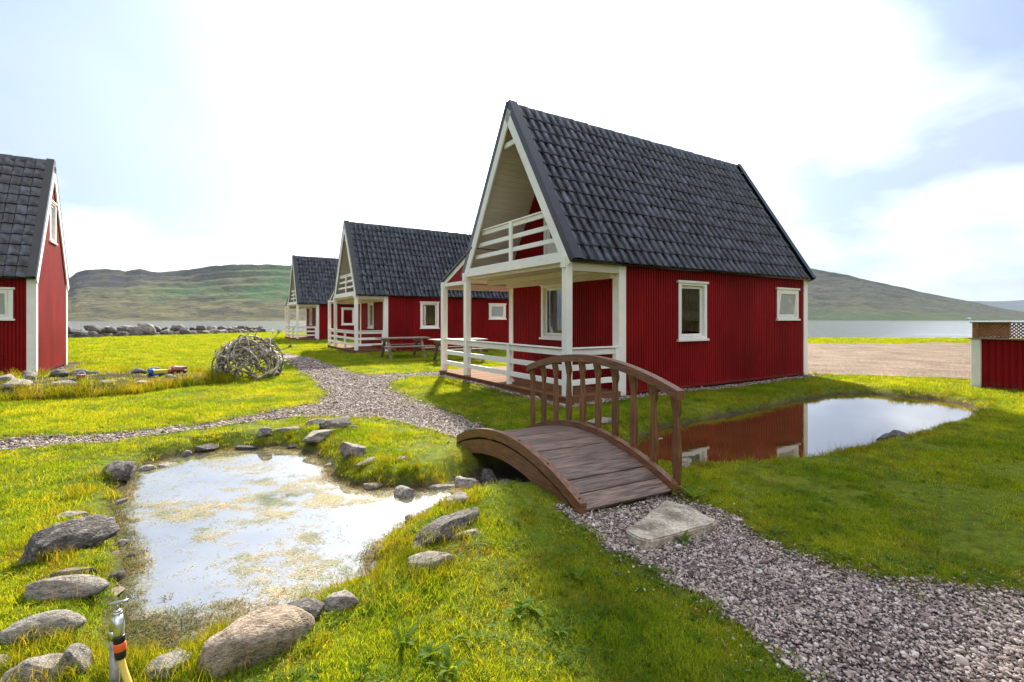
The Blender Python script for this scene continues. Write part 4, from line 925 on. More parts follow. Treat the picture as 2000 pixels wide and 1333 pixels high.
for k in range(112):
    az = rg.uniform(0, 2 * math.pi); el = math.asin(rg.uniform(0.05, 0.98)); R_ = rg.uniform(0.7, 1.0); ctr = Vector((math.cos(az) * math.cos(el) * 0.56 * R_, math.sin(az) * math.cos(el) * 0.52 * R_, 0.06 + math.sin(el) * 0.74 * R_))
    nrm = Vector((ctr.x, ctr.y, ctr.z * 0.8)).normalized(); tg = nrm.orthogonal().normalized(); tg.rotate(Matrix.Rotation(rg.uniform(0, 6.28), 3, nrm)); bi = nrm.cross(tg)
    Mx = Matrix((tg, -nrm, bi)).transposed().to_4x4()      # the beam bows over the dome
    Mx = Mx @ Matrix.Rotation(rg.uniform(-.12, .12), 4, 'Z') @ Matrix.Translation((-0.44, 0.10, 0)); s_ = rg.uniform(0.8, 1.05)
    Mf = Matrix.Translation(ctr + nrm * 0.05) @ Mx @ Matrix.Scale(s_, 4)
    o = link('antler', am[k % 9], ah); o.matrix_local = Mf
    zmin = min((Mf @ v.co).z for v in o.data.vertices)
    if zmin < -0.02: o.location.z += -0.02 - zmin
for (x, y, z, rx, ry, rz, s_) in [(-0.35, 0.0, 0.86, 1.4, 0.2, 2.0, .75), (0.15, 0.0, 0.90, 1.5, -0.3, 0.7, .75), (0.3, 0.1, 0.80, 1.2, 0.1, 0.2, .8), (0.62, -0.1, 0.3, 1.3, 0.4, -0.3, .8), (-0.72, -0.25, 0.05, 1.5, 0.0, 1.9, .9), (-0.75, -0.3, 0.03, 0.2, 0, 3.0, .8), (-0.22, 0.0, 0.70, 0.4, -1.15, 2.7, .55), (0.12, 0.05, 0.74, -0.5, -1.2, 0.5, .55), (0.30, 0.0, 0.66, 0.6, -1.0, 0.1, .6), (-0.5, -0.2, 0.10, 0.3, -1.2, 3.3, .6), (0.50, -0.1, 0.35, 0.2, -0.5, -0.3, .55)]:
    o = link('antler', am[int(abs(x * 10)) % 9], ah); o.matrix_local = Matrix.Translation((x, y, z)) @ Euler((rx, ry, rz)).to_matrix().to_4x4() @ Matrix.Scale(s_, 4)
    zmin = min((o.matrix_local @ v.co).z for v in o.data.vertices)
    if zmin < -0.02: o.location.z += -0.02 - zmin

# ------------------------------------------------------------------ tap and hose
TX_, TY_ = -1.410, 1.755; tp = empty('water_tap', (TX_, TY_, hz(TX_, TY_))); tag(tp, 'chrome garden tap on a grey standpipe at the bottom left', 'tap')
m = MB(); m.tube([(0, 0, -0.08), (0, 0, 0.275)], 0.0150, 14); m.build('standpipe', M['galv'], tp, True)
m = MB(); m.tube([(0, 0, 0.268), (0, 0, 0.300)], [0.019, 0.019], 6); m.tube([(0, 0, 0.295), (0.002, 0, 0.315), (0.012, -0.004, 0.332), (0.020, -0.008, 0.342)], [0.0165, 0.018, 0.018, 0.014], 14)
m.tube([(0.016, -0.006, 0.352), (0.022, -0.012, 0.325), (0.028, -0.016, 0.298), (0.032, -0.018, 0.268)], [0.0150, 0.0185, 0.0155, 0.0125], 16); m.build('valve_body', M['chrome'], tp, True)
m = MB()
for z0, r in ((0.345, .0150), (0.352, .0135), (0.359, .0140), (0.366, .0105)): m.tube([(0.015, -0.005, z0), (0.015, -0.005, z0 + 0.0065)], r, 12)
m.tube([(0.015, -0.005, 0.37), (0.015, -0.005, 0.396)], 0.0045, 8); m.build('spindle', M['chrome'], tp, True)
m = MB(); m.tube([(-0.019, -0.006, 0.389), (-0.008, -0.005, 0.393), (0.014, -0.005, 0.397), (0.034, -0.003, 0.402), (0.048, -0.002, 0.405)], [0.0050, 0.0056, 0.0068, 0.0056, 0.0052], 10); m.build('handle', M['chrome'], tp, True)
hs = empty('garden_hose', (TX_ + 0.03, TY_ - 0.02, hz(TX_, TY_))); tag(hs, 'yellow garden hose with black and orange coupling hanging from the tap', 'hose')
ax_ = Vector((0.10, -0.03, -1)).normalized(); c0 = Vector((0.000, 0.002, 0.290))
def seg(z0, z1, r0, r1, nm, mt):
    m = MB(); m.tube([c0 + ax_ * z0, c0 + ax_ * (z0 + 0.003), c0 + ax_ * (z1 - 0.003), c0 + ax_ * z1], [r0 * .94, r0, r1, r1 * .94], 20); m.build(nm, M[mt], hs, True)
seg(0.0, 0.024, .0175, .0180, 'coupling_collar', 'blackplastic'); seg(0.0235, 0.052, .0186, .0186, 'coupling_ring', 'orange'); seg(0.0515, 0.078, .0178, .0165, 'coupling_nut', 'blackplastic')
e0 = c0 + ax_ * 0.076
m = MB(); pts = [e0, e0 + Vector((0.016, -0.006, -0.04)), e0 + Vector((0.050, -0.020, -0.095)), e0 + Vector((0.092, -0.045, -0.150)), e0 + Vector((0.145, -0.095, -0.190)), e0 + Vector((0.22, -0.19, -0.206)), e0 + Vector((0.36, -0.34, -0.206)), e0 + Vector((0.42, -0.60, -0.206))]
fine = []
for i in range(len(pts) - 1):
    p_1, p0_, p1_, p2_ = pts[max(i - 1, 0)], pts[i], pts[i + 1], pts[min(i + 2, len(pts) - 1)]
    for t in (0, .25, .5, .75): fine.append(0.5 * ((2 * p0_) + (p1_ - p_1) * t + (2 * p_1 - 5 * p0_ + 4 * p1_ - p2_) * t * t + (-p_1 + 3 * p0_ - 3 * p1_ + p2_) * t ** 3))
m.tube(fine, 0.0105, 14); m.build('hose_tube', M['hose'], hs, True)

# ------------------------------------------------------------------ toys in the flower bed
def toy_truck(loc, rz, body, bed, label):
    t = empty('toy_truck', (*loc, hz(*loc) + 0.01), rz); tag(t, label, 'toy')
    m = MB(); m.box(-0.14, 0.14, -0.06, 0.06, 0.035, 0.07, 0.008); m.build('chassis', M[body], t)
    m = MB(); m.box(-0.15, -0.04, -0.065, 0.065, 0.071, 0.17, 0.02); m.build('cab', M[body], t)
    m = MB(); m.strip([[(-0.03, -0.07, 0.075), (-0.03, 0.07, 0.075), (-0.04, 0.085, 0.15), (-0.04, -0.085, 0.15)], [(0.17, -0.07, 0.085), (0.17, 0.07, 0.085), (0.19, 0.085, 0.15), (0.19, -0.085, 0.15)]]); m.build('tipper', M[bed], t)
    for x in (-0.10, 0.10):
        for y in (-0.075, 0.075):
            m = MB(); m.tube([(x, y - 0.018, 0.035), (x, y + 0.018, 0.035)], 0.042, 12); m.build('wheel', M['blackplastic'], t)
p = gp(306, 748); toy_truck((p.x, p.y), 0.35, 'blue', 'yellow', 'blue and yellow toy truck lying in the flower bed')
p = gp(348, 744); toy_truck((p.x, p.y), -0.3, 'redpl', 'pinkpl', 'red toy truck at the right end of the flower bed')
def toy_bucket(px, mt, label):
    p = gp(*px); m = MB(); m.tube([(0, 0, 0), (0, 0, 0.10), (0, 0, 0.105)], [0.055, 0.075, 0.08], 14); t = empty('toy_bucket', (p.x, p.y, hz(p.x, p.y)), 0); tag(t, label, 'toy'); m.build('bucket_body', M[mt], t, True)
    m = MB(); m.tube([(math.cos(a) * 0.078, 0.02, 0.10 + 0.07 * math.sin(a)) for a in np.linspace(0, math.pi, 9)], 0.005, 6); m.build('bail', M['white'], t)
toy_bucket((158, 757), 'pinkpl', 'pink toy bucket among the flower bed stones')
toy_bucket((334, 745), 'pinkpl', 'pink toy bucket beside the red toy truck')

# ------------------------------------------------------------------ broad leaved weeds
def leafmat(name, c, c2, tr=0.35, brown=0.65):
    m = bpy.data.materials.new(name); m.use_nodes = True; t = m.node_tree; t.nodes.clear(); out = N(t, 'ShaderNodeOutputMaterial')
    g = N(t, 'ShaderNodeNewGeometry'); oi = N(t, 'ShaderNodeObjectInfo'); n1 = N(t, 'ShaderNodeTexNoise', i_Scale=0.9, i_Detail=5.0, i_Roughness=0.6); t.links.new(g.outputs['Position'], n1.inputs['Vector'])
    at = N(t, 'ShaderNodeAttribute', attribute_name='tone')
    f = mth(t, 'MULTIPLY_ADD', mth(t, 'SUBTRACT', n1.outputs[0], 0.5), 2.2, mth(t, 'MULTIPLY_ADD', oi.outputs['Random'], 0.45, mth(t, 'MULTIPLY', at.outputs['Fac'], 0.55)), clamp=True)
    col = mixc(t, f, c, c2)
    n5 = N(t, 'ShaderNodeTexNoise', i_Scale=2.3, i_Detail=6.0, i_Roughness=0.65); t.links.new(g.outputs['Position'], n5.inputs['Vector'])
    col = mixc(t, ramp(t, n5.outputs[0], [(0.54, (0, 0, 0)), (0.68, (brown,) * 3)]), col, (c2[0] * 0.9, c2[1] * 0.62, c2[2] * 1.8))
    n6 = N(t, 'ShaderNodeTexNoise', i_Scale=1.6, i_Detail=7.0, i_Roughness=0.65); t.links.new(g.outputs['Position'], n6.inputs['Vector'])
    col = mixc(t, 1.0, col, ramp(t, n6.outputs[0], [(0.36, (0.48, 0.62, 0.6)), (0.54, (1, 1, 1))]), 'MULTIPLY')
    col = mixc(t, 1.0, col, ramp(t, at.outputs['Fac'], [(0.0, (0.42, 0.5, 0.5)), (0.5, (1, 1, 1)), (0.9, (1.1, 1.1, 1.0)), (1.0, (1.5, 1.25, 1.9))]), 'MULTIPLY')
    d = N(t, 'ShaderNodeBsdfPrincipled', i_Roughness=0.7); d.inputs['Specular IOR Level'].default_value = 0.10; tl = N(t, 'ShaderNodeBsdfTranslucent')
    t.links.new(col, d.inputs['Base Color']); t.links.new(mixc(t, 1.0, col, (2.2, 1.65, 0.30), 'MULTIPLY'), tl.inputs[0])
    mx = N(t, 'ShaderNodeMixShader', i_0=tr); t.links.new(d.outputs[0], mx.inputs[1]); t.links.new(tl.outputs[0], mx.inputs[2]); t.links.new(mx.outputs[0], out.inputs[0]); return m
M['grass'] = leafmat('lawn_grass', (0.112, 0.235, 0.014), (0.345, 0.390, 0.030), 0.5)
M['longgrass'] = leafmat('rank_grass', (0.10, 0.18, 0.010), (0.30, 0.27, 0.030), 0.5)
M['straw'] = leafmat('dry_straw', (0.32, 0.23, 0.10), (0.30, 0.13, 0.05), 0.3)
M['dock'] = leafmat('dock_leaf', (0.075, 0.155, 0.014), (0.17, 0.25, 0.030), 0.45)
M['moss'] = leafmat('yellow_moss', (0.19, 0.20, 0.012), (0.38, 0.31, 0.02), 0.25)
M['algae'] = leafmat('pond_weed', (0.36, 0.34, 0.22), (0.58, 0.54, 0.40), 0.3, 0.0)
M['mudweed'] = leafmat('marsh_weed', (0.15, 0.15, 0.045), (0.29, 0.18, 0.09), 0.3, 0.2)
def leaf_mesh(L, Wd, curl, seed):
    rg = random.Random(seed); m = MB(); K = 7; vs = []
    for k in range(K):
        t = k / (K - 1); w = Wd * (math.sin(math.pi * min(1, t * 0.86 + 0.10)) ** 0.8) * (0.12 if k == 0 else 1); x = L * t; z = curl * L * (math.sin(t * 1.9) * 0.55 - 0.25 * t * t); wv = 0.05 * L * math.sin(t * 9 + seed) * t
        vs += [(x, -w / 2, z + 0.15 * w + wv * .4), (x, 0, z), (x, w / 2, z + 0.15 * w - wv * .4)]
    fs = []
    for k in range(K - 1):
        for j in range(2): a = k * 3 + j; fs.append((a, a + 3, a + 4, a + 1))
    m.add(vs, fs); me = m.mesh('leaf', M['dock'], True); a = me.attributes.new('tone', 'FLOAT', 'FACE'); a.data.foreach_set('value', np.full(len(fs), rg.uniform(0.35, 0.8), np.float32)); return me
lm = [leaf_mesh(random.uniform(.07, .13), random.uniform(.022, .040), random.uniform(.25, .7), k) for k in range(6)]
weeds = [((1355, 972), 9, 1.2, 'weed right of the bridge foot beside the grass edge'), ((1318, 962), 8, 1.1, 'weed growing against the corner of the bridge'), ((1385, 962), 7, 1.0, 'weed behind the stepping slab in the lawn'),
         ((1335, 1056), 10, 0.75, 'leafy weed in the gravel in front of the stepping slab'), ((1130, 1135), 7, 0.9, 'weed on the turf left of the gravel path'), ((1040, 1195), 9, 0.95, 'dark weed clump in the middle of the near turf'),
         ((1010, 1205), 8, 0.9, 'weed just left of the dark weed clump'), ((840, 1285), 8, 0.85, 'weed low in the turf right of the brown boulder'), ((790, 1262), 7, 0.75, 'weed with upright leaves nearest the brown boulder'), ((920, 1255), 6, 0.7, 'small weed in the near turf between larger ones'),
         ((1085, 1240), 6, 0.7, 'small weed near the bottom of the turf'), ((1515, 1040), 7, 0.8, 'weed at the edge of lawn and gravel right of the slab'), ((880, 1315), 7, 0.8, 'weed at the bottom edge of the turf')]
for px, n, s_, lab in weeds:
    p = gp(*px); g = hz(p.x, p.y); w = empty('dock_plant', (p.x, p.y, g)); tag(w, 'broad leaved green ' + lab, 'weed', 'broad leaved weeds in the turf'); a0 = random.uniform(0, 6)
    for k in range(n):
        o = link('leaf', random.choice(lm), w, (random.uniform(-.01, .01), random.uniform(-.01, .01), 0.005), (random.uniform(-.3, .3), -random.uniform(0.1, 0.55), a0 + k * 2.4 + random.uniform(-.3, .3))); o.scale = (s_ * random.uniform(.7, 1.1),) * 3

# ------------------------------------------------------------------ scattered stuff (grass, pebbles, pond weed)
HID = bpy.data.collections.new('scatter_sources')
def blades(n, h0, h1, w, spread, lean, mat, seed, seg=3):
    rg = random.Random(seed); V = []; F = []
    for k in range(n):
        a = rg.uniform(0, 6.283); r = spread * math.sqrt(rg.random()); x, y = r * math.cos(a), r * math.sin(a); h = rg.uniform(h0, h1); d = rg.uniform(0, 6.283); ln = rg.uniform(0.2, 1) * lean * h; f = rg.uniform(0, 6.283)
        ww = w * rg.uniform(.7, 1.2); o = len(V)
        for j in range(seg + 1):
            t = j / seg; cx = x + math.cos(d) * ln * t * t; cy = y + math.sin(d) * ln * t * t; cz = h * t * (1 - 0.25 * lean * t * t) - 0.004; hw = ww * (1 - t ** 1.6) * 0.5
            if j < seg: V += [(cx - math.cos(f) * hw, cy - math.sin(f) * hw, cz), (cx + math.cos(f) * hw, cy + math.sin(f) * hw, cz)]
            else: V.append((cx, cy, cz))
        for j in range(seg - 1): F.append((o + 2 * j, o + 2 * j + 1, o + 2 * j + 3, o + 2 * j + 2))
        F.append((o + 2 * seg - 2, o + 2 * seg - 1, o + 2 * seg))
    me = bpy.data.meshes.new('source'); me.from_pydata(V, [], F); me.materials.append(mat)
    a = me.attributes.new('tone', 'FLOAT', 'FACE'); per = seg; a.data.foreach_set('value', np.repeat(np.array([rg.random() for _ in range(n)], np.float32), per)); return me
def clover(n, r0, r1, h0, h1, spread, mat, seed, ros=False):
    rg = random.Random(seed); V = []; F = []; T = []
    for k in range(n):
        a = rg.uniform(0, 6.283); r = spread * math.sqrt(rg.random()) if not ros else 0.004; x, y = r * math.cos(a), r * math.sin(a); h = rg.uniform(h0, h1); R_ = rg.uniform(r0, r1); tn = rg.random()
        for j in range(1 if ros else 3):
            b = a + j * 2.094; dx, dy = math.cos(b), math.sin(b); o = len(V); up = rg.uniform(0.1, 0.7) * (0.5 if ros else 0.4); w = R_ * (0.22 if ros else 0.5)
            V += [(x, y, h * (0.2 if ros else 1)), (x + dx * R_ * .55 - dy * w, y + dy * R_ * .55 + dx * w, h + up * R_ * .7), (x + dx * R_, y + dy * R_, h + up * R_ * .6), (x + dx * R_ * .55 + dy * w, y + dy * R_ * .55 - dx * w, h + up * R_ * .7)]
            F.append((o, o + 3, o + 2, o + 1)); T.append(tn)
    me = bpy.data.meshes.new('source'); me.from_pydata(V, [], F); me.materials.append(mat)
    at_ = me.attributes.new('tone', 'FLOAT', 'FACE'); at_.data.foreach_set('value', np.array(T, np.float32)); return me
def srccol(name, meshes):
    c = bpy.data.collections.new(name)
    for k, me in enumerate(meshes):
        o = bpy.data.objects.new('%s_%02d' % (name, k), me); c.objects.link(o)
    return c
def scatter(name, P, rot, scl, idx, coll, label, cat):
    me = bpy.data.meshes.new(name); me.vertices.add(len(P)); me.vertices.foreach_set('co', np.asarray(P, np.float32).ravel())
    a = me.attributes.new('rot', 'FLOAT_VECTOR', 'POINT'); a.data.foreach_set('vector', np.asarray(rot, np.float32).ravel())
    a = me.attributes.new('scl', 'FLOAT', 'POINT'); a.data.foreach_set('value', np.asarray(scl, np.float32))
    a = me.attributes.new('idx', 'INT', 'POINT'); a.data.foreach_set('value', np.asarray(idx, np.int32))
    o = link(name, me); tag(o, label, cat, kind='stuff')
    ng = bpy.data.node_groups.new(name + '_nodes', 'GeometryNodeTree'); ng.interface.new_socket('Geometry', in_out='INPUT', socket_type='NodeSocketGeometry'); ng.interface.new_socket('Geometry', in_out='OUTPUT', socket_type='NodeSocketGeometry')
    gi = ng.nodes.new('NodeGroupInput'); go = ng.nodes.new('NodeGroupOutput'); ci = ng.nodes.new('GeometryNodeCollectionInfo'); ci.inputs['Collection'].default_value = coll; ci.inputs['Separate Children'].default_value = True; ci.inputs['Reset Children'].default_value = True
    ip = ng.nodes.new('GeometryNodeInstanceOnPoints'); ip.inputs['Pick Instance'].default_value = True
    def attr(nm, ty):
        n = ng.nodes.new('GeometryNodeInputNamedAttribute'); n.data_type = ty; n.inputs[0].default_value = nm; return n.outputs[0]
    ng.links.new(gi.outputs[0], ip.inputs['Points']); ng.links.new(ci.outputs[0], ip.inputs['Instance']); ng.links.new(attr('idx', 'INT'), ip.inputs['Instance Index'])
    er = ng.nodes.new('FunctionNodeEulerToRotation'); ng.links.new(attr('rot', 'FLOAT_VECTOR'), er.inputs[0]); ng.links.new(er.outputs[0], ip.inputs['Rotation'])
    ng.links.new(attr('scl', 'FLOAT'), ip.inputs['Scale']); ng.links.new(ip.outputs[0], go.inputs[0])
    md = o.modifiers.new('scatter', 'NODES'); md.node_group = ng; return o
def polar(n, r0, r1, rc, half=1.02):
    """points whose density falls as 1/(1+(r/rc)^2)"""
    u = RNG.random(n); A_ = np.log1p((r0 / rc) ** 2); B_ = np.log1p((r1 / rc) ** 2); r = rc * np.sqrt(np.exp(A_ + (B_ - A_) * u) - 1); ph = (RNG.random(n) * 2 - 1) * half
    return r * np.sin(ph), r * np.cos(ph), r
def allsdf(P):
    s_ = {}
    s_['pond'] = np.minimum(sdf(P, pondA), sdf(P, pondB)); s_['chan'] = sdf(P, chan); s_['path'] = np.minimum(sdf(P, path_near), sdf(P, path_far)); s_['soil'] = sdf(P, soil_bed); s_['lot'] = sdf(P, lot) + 1.3 * fbm(P[:, 0] * 0.6, P[:, 1] * 0.6, 3)
    s_['slab'] = sdf(P, top); s_['house'] = np.min([sdf(P, h_) for h_ in houses], axis=0); s_['strip'] = np.min([sdf(P, h_) for h_ in gstrips], axis=0); return s_
def rock_clear(x, y, k=0.75):
    ok = np.ones(len(x), bool)
    for cx, cy, a_, b_ in ROCKS: ok &= ((x - cx) ** 2 + (y - cy) ** 2) > (min(a_, b_) * k) ** 2
    return ok
gs = srccol('lawn', [blades(22, .018, .046, .0034, .055, .9, M['grass'], k) for k in range(6)] + [blades(16, .03, .075, .0036, .05, .9, M['grass'], 20 + k) for k in range(3)] +
            [blades(26, .06, .15, .0036, .05, .8, M['longgrass'], 40 + k, 4) for k in range(3)] + [blades(30, .008, .022, .005, .06, .6, M['moss'], 60 + k) for k in range(2)] + [blades(5, .16, .30, .0026, .04, .4, M['straw'], 80 + k, 4) for k in range(2)] +
            [clover(11, .006, .011, .012, .035, .055, M['dock'], 300 + k) for k in range(2)] + [clover(9, .03, .06, .004, .02, .01, M['dock'], 310 + k, True) for k in range(2)] + [blades(14, .012, .04, .0032, .06, 1.6, M['straw'], 320 + k) for k in range(2)])
n = 250000; x, y, r = polar(n, 1.15, 62, 4.2); P = np.stack([x, y], 1); D = allsdf(P); wob = 0.06 * fbm(x * 4, y * 4, 3)
edge = np.minimum(np.minimum(D['pond'] + 0.07 * fbm(x * 3.1, y * 3.1, 3), D['chan']), 9)
ok = (edge > 0.05) & ((D['path'] + 2.6 * wob > 0.0) | ((D['path'] + 2.4 * wob > -0.16) & (RNG.random(n) < 0.16)) | ((D['path'] < 0) & (fbm(x * 2.2 + 5, y * 2.2 + 71, 3) > 0.42) & (RNG.random(n) < 0.12))) & (D['lot'] > 0) & (D['slab'] > 0.0) & (D['house'] > 0.02) & (D['strip'] + 2 * wob > -0.06) & (y < shore_y(x) + 0.3) & rock_clear(x, y)
ok &= ~((D['soil'] + wob < 0) & (RNG.random(n) < 0.8))
bl = Matrix.Rotation(-BA, 3, 'Z'); bx = (x - BO.x) * math.cos(BA) + (y - BO.y) * math.sin(BA); by = -(x - BO.x) * math.sin(BA) + (y - BO.y) * math.cos(BA)
ok &= ~((bx > -0.02) & (bx < BW + 0.02) & (by > -0.02) & (by < BL + 0.05))
bare = fbm(x * 1.3 + 9, y * 1.3, 4); ok &= ~((bare < -0.30) & (r < 9) & (RNG.random(n) < 0.8))
x, y, r, edge, P = x[ok], y[ok], r[ok], edge[ok], P[ok]; D = {k: v[ok] for k, v in D.items()}; n = len(x)
idx = RNG.integers(0, 6, n); q = RNG.random(n); clump = fbm(x * 2.1, y * 2.1, 3)
idx = np.where((clump > 0.18) & (q < 0.5), RNG.integers(6, 9, n), idx)
nearrock = np.zeros(n, bool)
for cx, cy, a_, b_ in ROCKS: nearrock |= (np.hypot(x - cx, y - cy) < max(a_, b_) + 0.06)
longz = (edge < 0.30) | nearrock | ((D['soil'] < 0.25) & (D['soil'] > -0.5)) | ((D['strip'] > -.1) & (D['strip'] < 0.12) & (r > 12))
idx = np.where(longz & (q < 0.22) & (clump > -0.05), RNG.integers(9, 12, n), idx)
mossz = (fbm(x * 1.1 + 3, y * 1.1 + 8, 3) > 0.12) & (r < 5) | ((edge < 0.4) & (q > 0.7)); idx = np.where(mossz & (q > 0.45), RNG.integers(12, 14, n), idx)
idx = np.where(longz & (q > 0.988), RNG.integers(14, 16, n), idx)
bed = (D['soil'] < 0.32) & (D['soil'] > -0.30) & (RNG.random(n) < 0.75); idx = np.where(bed, RNG.integers(9, 12, n), idx)
pe = (D['path'] < 0.12) & (RNG.random(n) < 0.6); idx = np.where(pe, RNG.choice([12, 13, 16, 17, 18, 20, 21], n), idx)
q2 = RNG.random(n); cz_ = fbm(x * 1.7 + 31, y * 1.7 + 12, 3); idx = np.where((cz_ > 0.12) & (q2 < 0.35) & (idx < 9), RNG.integers(16, 18, n), idx); idx = np.where((q2 > 0.975) & (idx < 9) & (r < 9), RNG.integers(18, 20, n), idx)
idx = np.where((q2 > 0.90) & (q2 < 0.95) & (bare[ok] < 0.1) & (idx < 9), RNG.integers(20, 22, n), idx)
scl = RNG.uniform(0.6, 1.12, n) * (1 + np.clip(r - 4, 0, 60) / 13); scl = np.where(idx >= 9, RNG.uniform(0.45, 0.95, n) * (1 + np.clip(r - 6, 0, 30) / 30), scl)
scl = np.where(bed, RNG.uniform(1.0, 2.2, n), scl)
# a mown lawn stays low far away: spread, do not grow tall
z = height(x, y); rot = np.stack([RNG.normal(0, .10, n), RNG.normal(0, .10, n), RNG.uniform(0, 6.28, n)], 1)
scatter('grass', np.stack([x, y, z], 1), rot, scl, idx, gs, 'short lawn grass, moss and rank tufts round the ponds', 'grass')

def pebmat():
    m = bpy.data.materials.new('pebbles'); m.use_nodes = True; t = m.node_tree; p = t.nodes['Principled BSDF']; p.inputs['Roughness'].default_value = 0.75; p.inputs['Specular IOR Level'].default_value = 0.3
    oi = N(t, 'ShaderNodeObjectInfo'); c = ramp(t, oi.outputs['Random'], [(0.0, (0.040, 0.031, 0.028)), (0.18, (0.13, 0.096, 0.081)), (0.42, (0.26, 0.193, 0.163)), (0.68, (0.39, 0.305, 0.262)), (0.9, (0.52, 0.43, 0.38)), (1.0, (0.66, 0.60, 0.55))])
    tcn = N(t, 'ShaderNodeTexCoord'); n1 = N(t, 'ShaderNodeTexNoise', i_Scale=90.0, i_Detail=3.0); t.links.new(tcn.outputs['Object'], n1.inputs['Vector'])
    t.links.new(mixc(t, 1.0, c, ramp(t, n1.outputs[0], [(0.3, (0.75,) * 3), (0.7, (1.15,) * 3)]), 'MULTIPLY'), p.inputs['Base Color']); return m
M['pebble'] = pebmat()
def pebble(seed):
    me = rock_mesh(seed, 2, 6, 0.3, M['pebble']); rg = random.Random(seed); s_ = np.array([rg.uniform(.010, .016), rg.uniform(.007, .011), rg.uniform(.004, .0065)])
    V = np.empty(len(me.vertices) * 3, np.float32); me.vertices.foreach_get('co', V); me.vertices.foreach_set('co', (V.reshape(-1, 3) * s_).ravel()); me.update(); return me
ps = srccol('pebble', [pebble(200 + k) for k in range(8)])
def pebbles(x, y, r, smin, smax, far):
    P = np.stack([x, y], 1); n = len(x); wob = 0.06 * fbm(x * 4, y * 4, 3)
    s_ = np.minimum(sdf(P, path_near), sdf(P, path_far)) + 1.2 * wob; hs_ = np.min([sdf(P, h_) for h_ in houses], axis=0); gs_ = np.min([sdf(P, h_) for h_ in gstrips], axis=0) + wob
    ok = ((s_ < 0.02) | ((s_ < 0.22) & (RNG.random(n) < 0.10)) | ((gs_ < -0.03) & (hs_ > 0.0))) & (sdf(P, top) > 0) & (RNG.random(n) < np.clip(-np.minimum(s_, gs_) / 0.16 + 0.5, 0.35, 1)); x, y, r = x[ok], y[ok], r[ok]; n = len(x)
    return x, y, RNG.lognormal(0, 0.30, n) * RNG.uniform(smin, smax, n) * (1 + np.clip(r - 4, 0, 30) / far)
n = 170000; x1 = RNG.uniform(0.3, 5.2, n); y1 = RNG.uniform(1.25, 4.4, n); k_ = np.abs(x1) < y1 * 1.35 + 0.4; x1, y1 = x1[k_], y1[k_]
A1 = pebbles(x1, y1, np.hypot(x1, y1), 0.42, 0.82, 16.0)
x2, y2, r2 = polar(520000, 4.4, 19, 5.0, 1.05); A2 = pebbles(x2, y2, r2, 0.55, 0.95, 14.0)
x, y, scl = (np.concatenate([a_, b_]) for a_, b_ in zip(A1, A2)); big = RNG.random(len(x)) < 0.010; scl[big] *= 1.9; n = len(x)
scatter('pebbles', np.stack([x, y, height(x, y) + 0.010 + 0.002 * scl], 1), np.stack([RNG.normal(0, .35, n), RNG.normal(0, .35, n), RNG.uniform(0, 6.28, n)], 1), scl, RNG.integers(0, 8, n), ps, 'loose grey and pinkish pebbles covering the paths', 'gravel')

def fleck(n, L, wd, spread, mat, seed, lift):
    rg = random.Random(seed); V = []; F = []
    for k in range(n):
        a = rg.uniform(0, 6.283); x_, y_ = rg.gauss(0, spread), rg.gauss(0, spread); l = L * rg.uniform(.4, 1.1); w_ = wd * rg.uniform(.6, 1.3); o = len(V); dx, dy = math.cos(a), math.sin(a); cz = [rg.uniform(0.0008, lift) for _ in range(3)]; cv = rg.uniform(-.3, .3) * l
        for j, t in enumerate((-.5, 0, .5)):
            ox = x_ + dx * l * t - dy * cv * (0.25 - t * t); oy = y_ + dy * l * t + dx * cv * (0.25 - t * t); hw = w_ * (0.5 if j == 1 else 0.2)
            V += [(ox - dy * hw, oy + dx * hw, cz[j]), (ox + dy * hw, oy - dx * hw, cz[j])]
        F += [(o, o + 1, o + 3, o + 2), (o + 2, o + 3, o + 5, o + 4)]
    me = bpy.data.meshes.new('source'); me.from_pydata(V, [], F); me.materials.append(mat)
    a = me.attributes.new('tone', 'FLOAT', 'FACE'); a.data.foreach_set('value', np.repeat(np.array([rg.random() for _ in range(n)], np.float32), 2)); return me
fs_ = srccol('weed', [fleck(9, .026, .0042, .026, M['algae'], k, .004) for k in range(5)] + [fleck(14, .035, .006, .028, M['mudweed'], 30 + k, .014) for k in range(4)] + [blades(9, .02, .06, .004, .035, 1.0, M['longgrass'], 90 + k) for k in range(2)] + [blades(3, .10, .20, .0035, .02, .3, M['straw'], 95)])
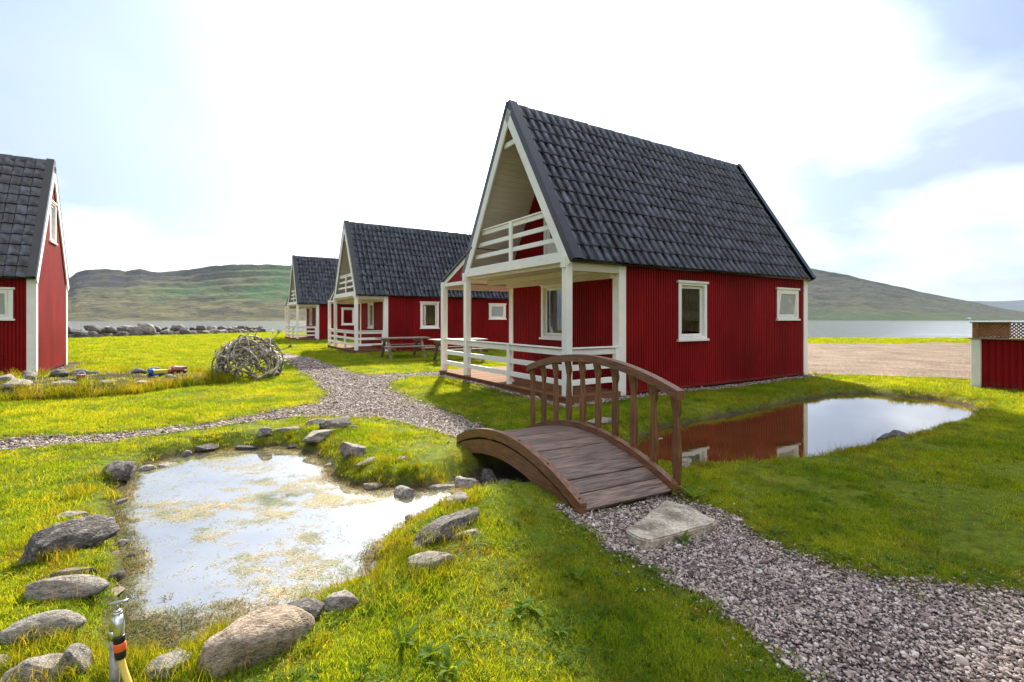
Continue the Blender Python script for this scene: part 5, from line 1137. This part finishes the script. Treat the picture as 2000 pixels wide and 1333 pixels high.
lo, hi = pondA.min(0), pondA.max(0); n = 190000; x = RNG.uniform(lo[0], hi[0], n); y = RNG.uniform(lo[1], hi[1], n); s_ = sdf(np.stack([x, y], 1), pondA)
f1 = fbm(x * 1.5 + 2, y * 2.6 + 4, 5, 0.6); shallow = np.clip((2.75 - y) / 0.75, 0, 1); edgeb = np.clip(1 - (-s_) / 0.14, 0, 1); far_ = np.clip((y - 3.6) / 1.6, 0, 1)
prob = np.clip((f1 + 0.12) * 2.4, 0, 1) * (0.80 - 0.66 * far_) * np.clip(0.25 + fbm(x * 8, y * 14, 3) * 2.2 + 0.2, 0.04, 1) + 0.012; prob = np.maximum(prob, shallow * np.clip(0.75 + f1 * 1.2, 0, 1)); prob = np.maximum(prob, edgeb * 0.45)
ok = (s_ < 0.10) & (RNG.random(n) < prob); x, y, s_, shallow, edgeb = x[ok], y[ok], s_[ok], shallow[ok], edgeb[ok]; n = len(x); q = RNG.random(n)
idx = RNG.integers(0, 5, n); idx = np.where(q < np.maximum(shallow * 0.75, edgeb * 0.4), RNG.integers(5, 9, n), idx); idx = np.where((shallow + edgeb > 0.5) & (q > 0.93), RNG.integers(9, 11, n), idx); idx = np.where((shallow > 0.25) & (q > 0.996), 11, idx)
scatter('pond_weed', np.stack([x, y, np.full(n, WZ + 0.001)], 1), np.stack([np.zeros(n), np.zeros(n), RNG.uniform(0, 6.28, n)], 1), RNG.uniform(0.35, 0.9, n), idx, fs_, 'pale floating weed and marsh plants on the shallow pond', 'pond weed')

# ------------------------------------------------------------------ air
hm = bpy.data.materials.new('valley_haze'); hm.use_nodes = True; t = hm.node_tree; t.nodes.clear(); out = N(t, 'ShaderNodeOutputMaterial')
pv = N(t, 'ShaderNodeVolumePrincipled'); pv.inputs['Density'].default_value = 0.000036; pv.inputs['Color'].default_value = (0.66, 0.80, 1.0, 1); pv.inputs['Anisotropy'].default_value = 0.1
t.links.new(pv.outputs[0], out.inputs['Volume'])
m = MB(); m.box(-16000, 16000, -16000, 18000, -12.0, 420.0, 0.1); o = m.build('haze', hm); tag(o, 'thin pale haze lying over the fjord and hills', 'haze', kind='stuff')
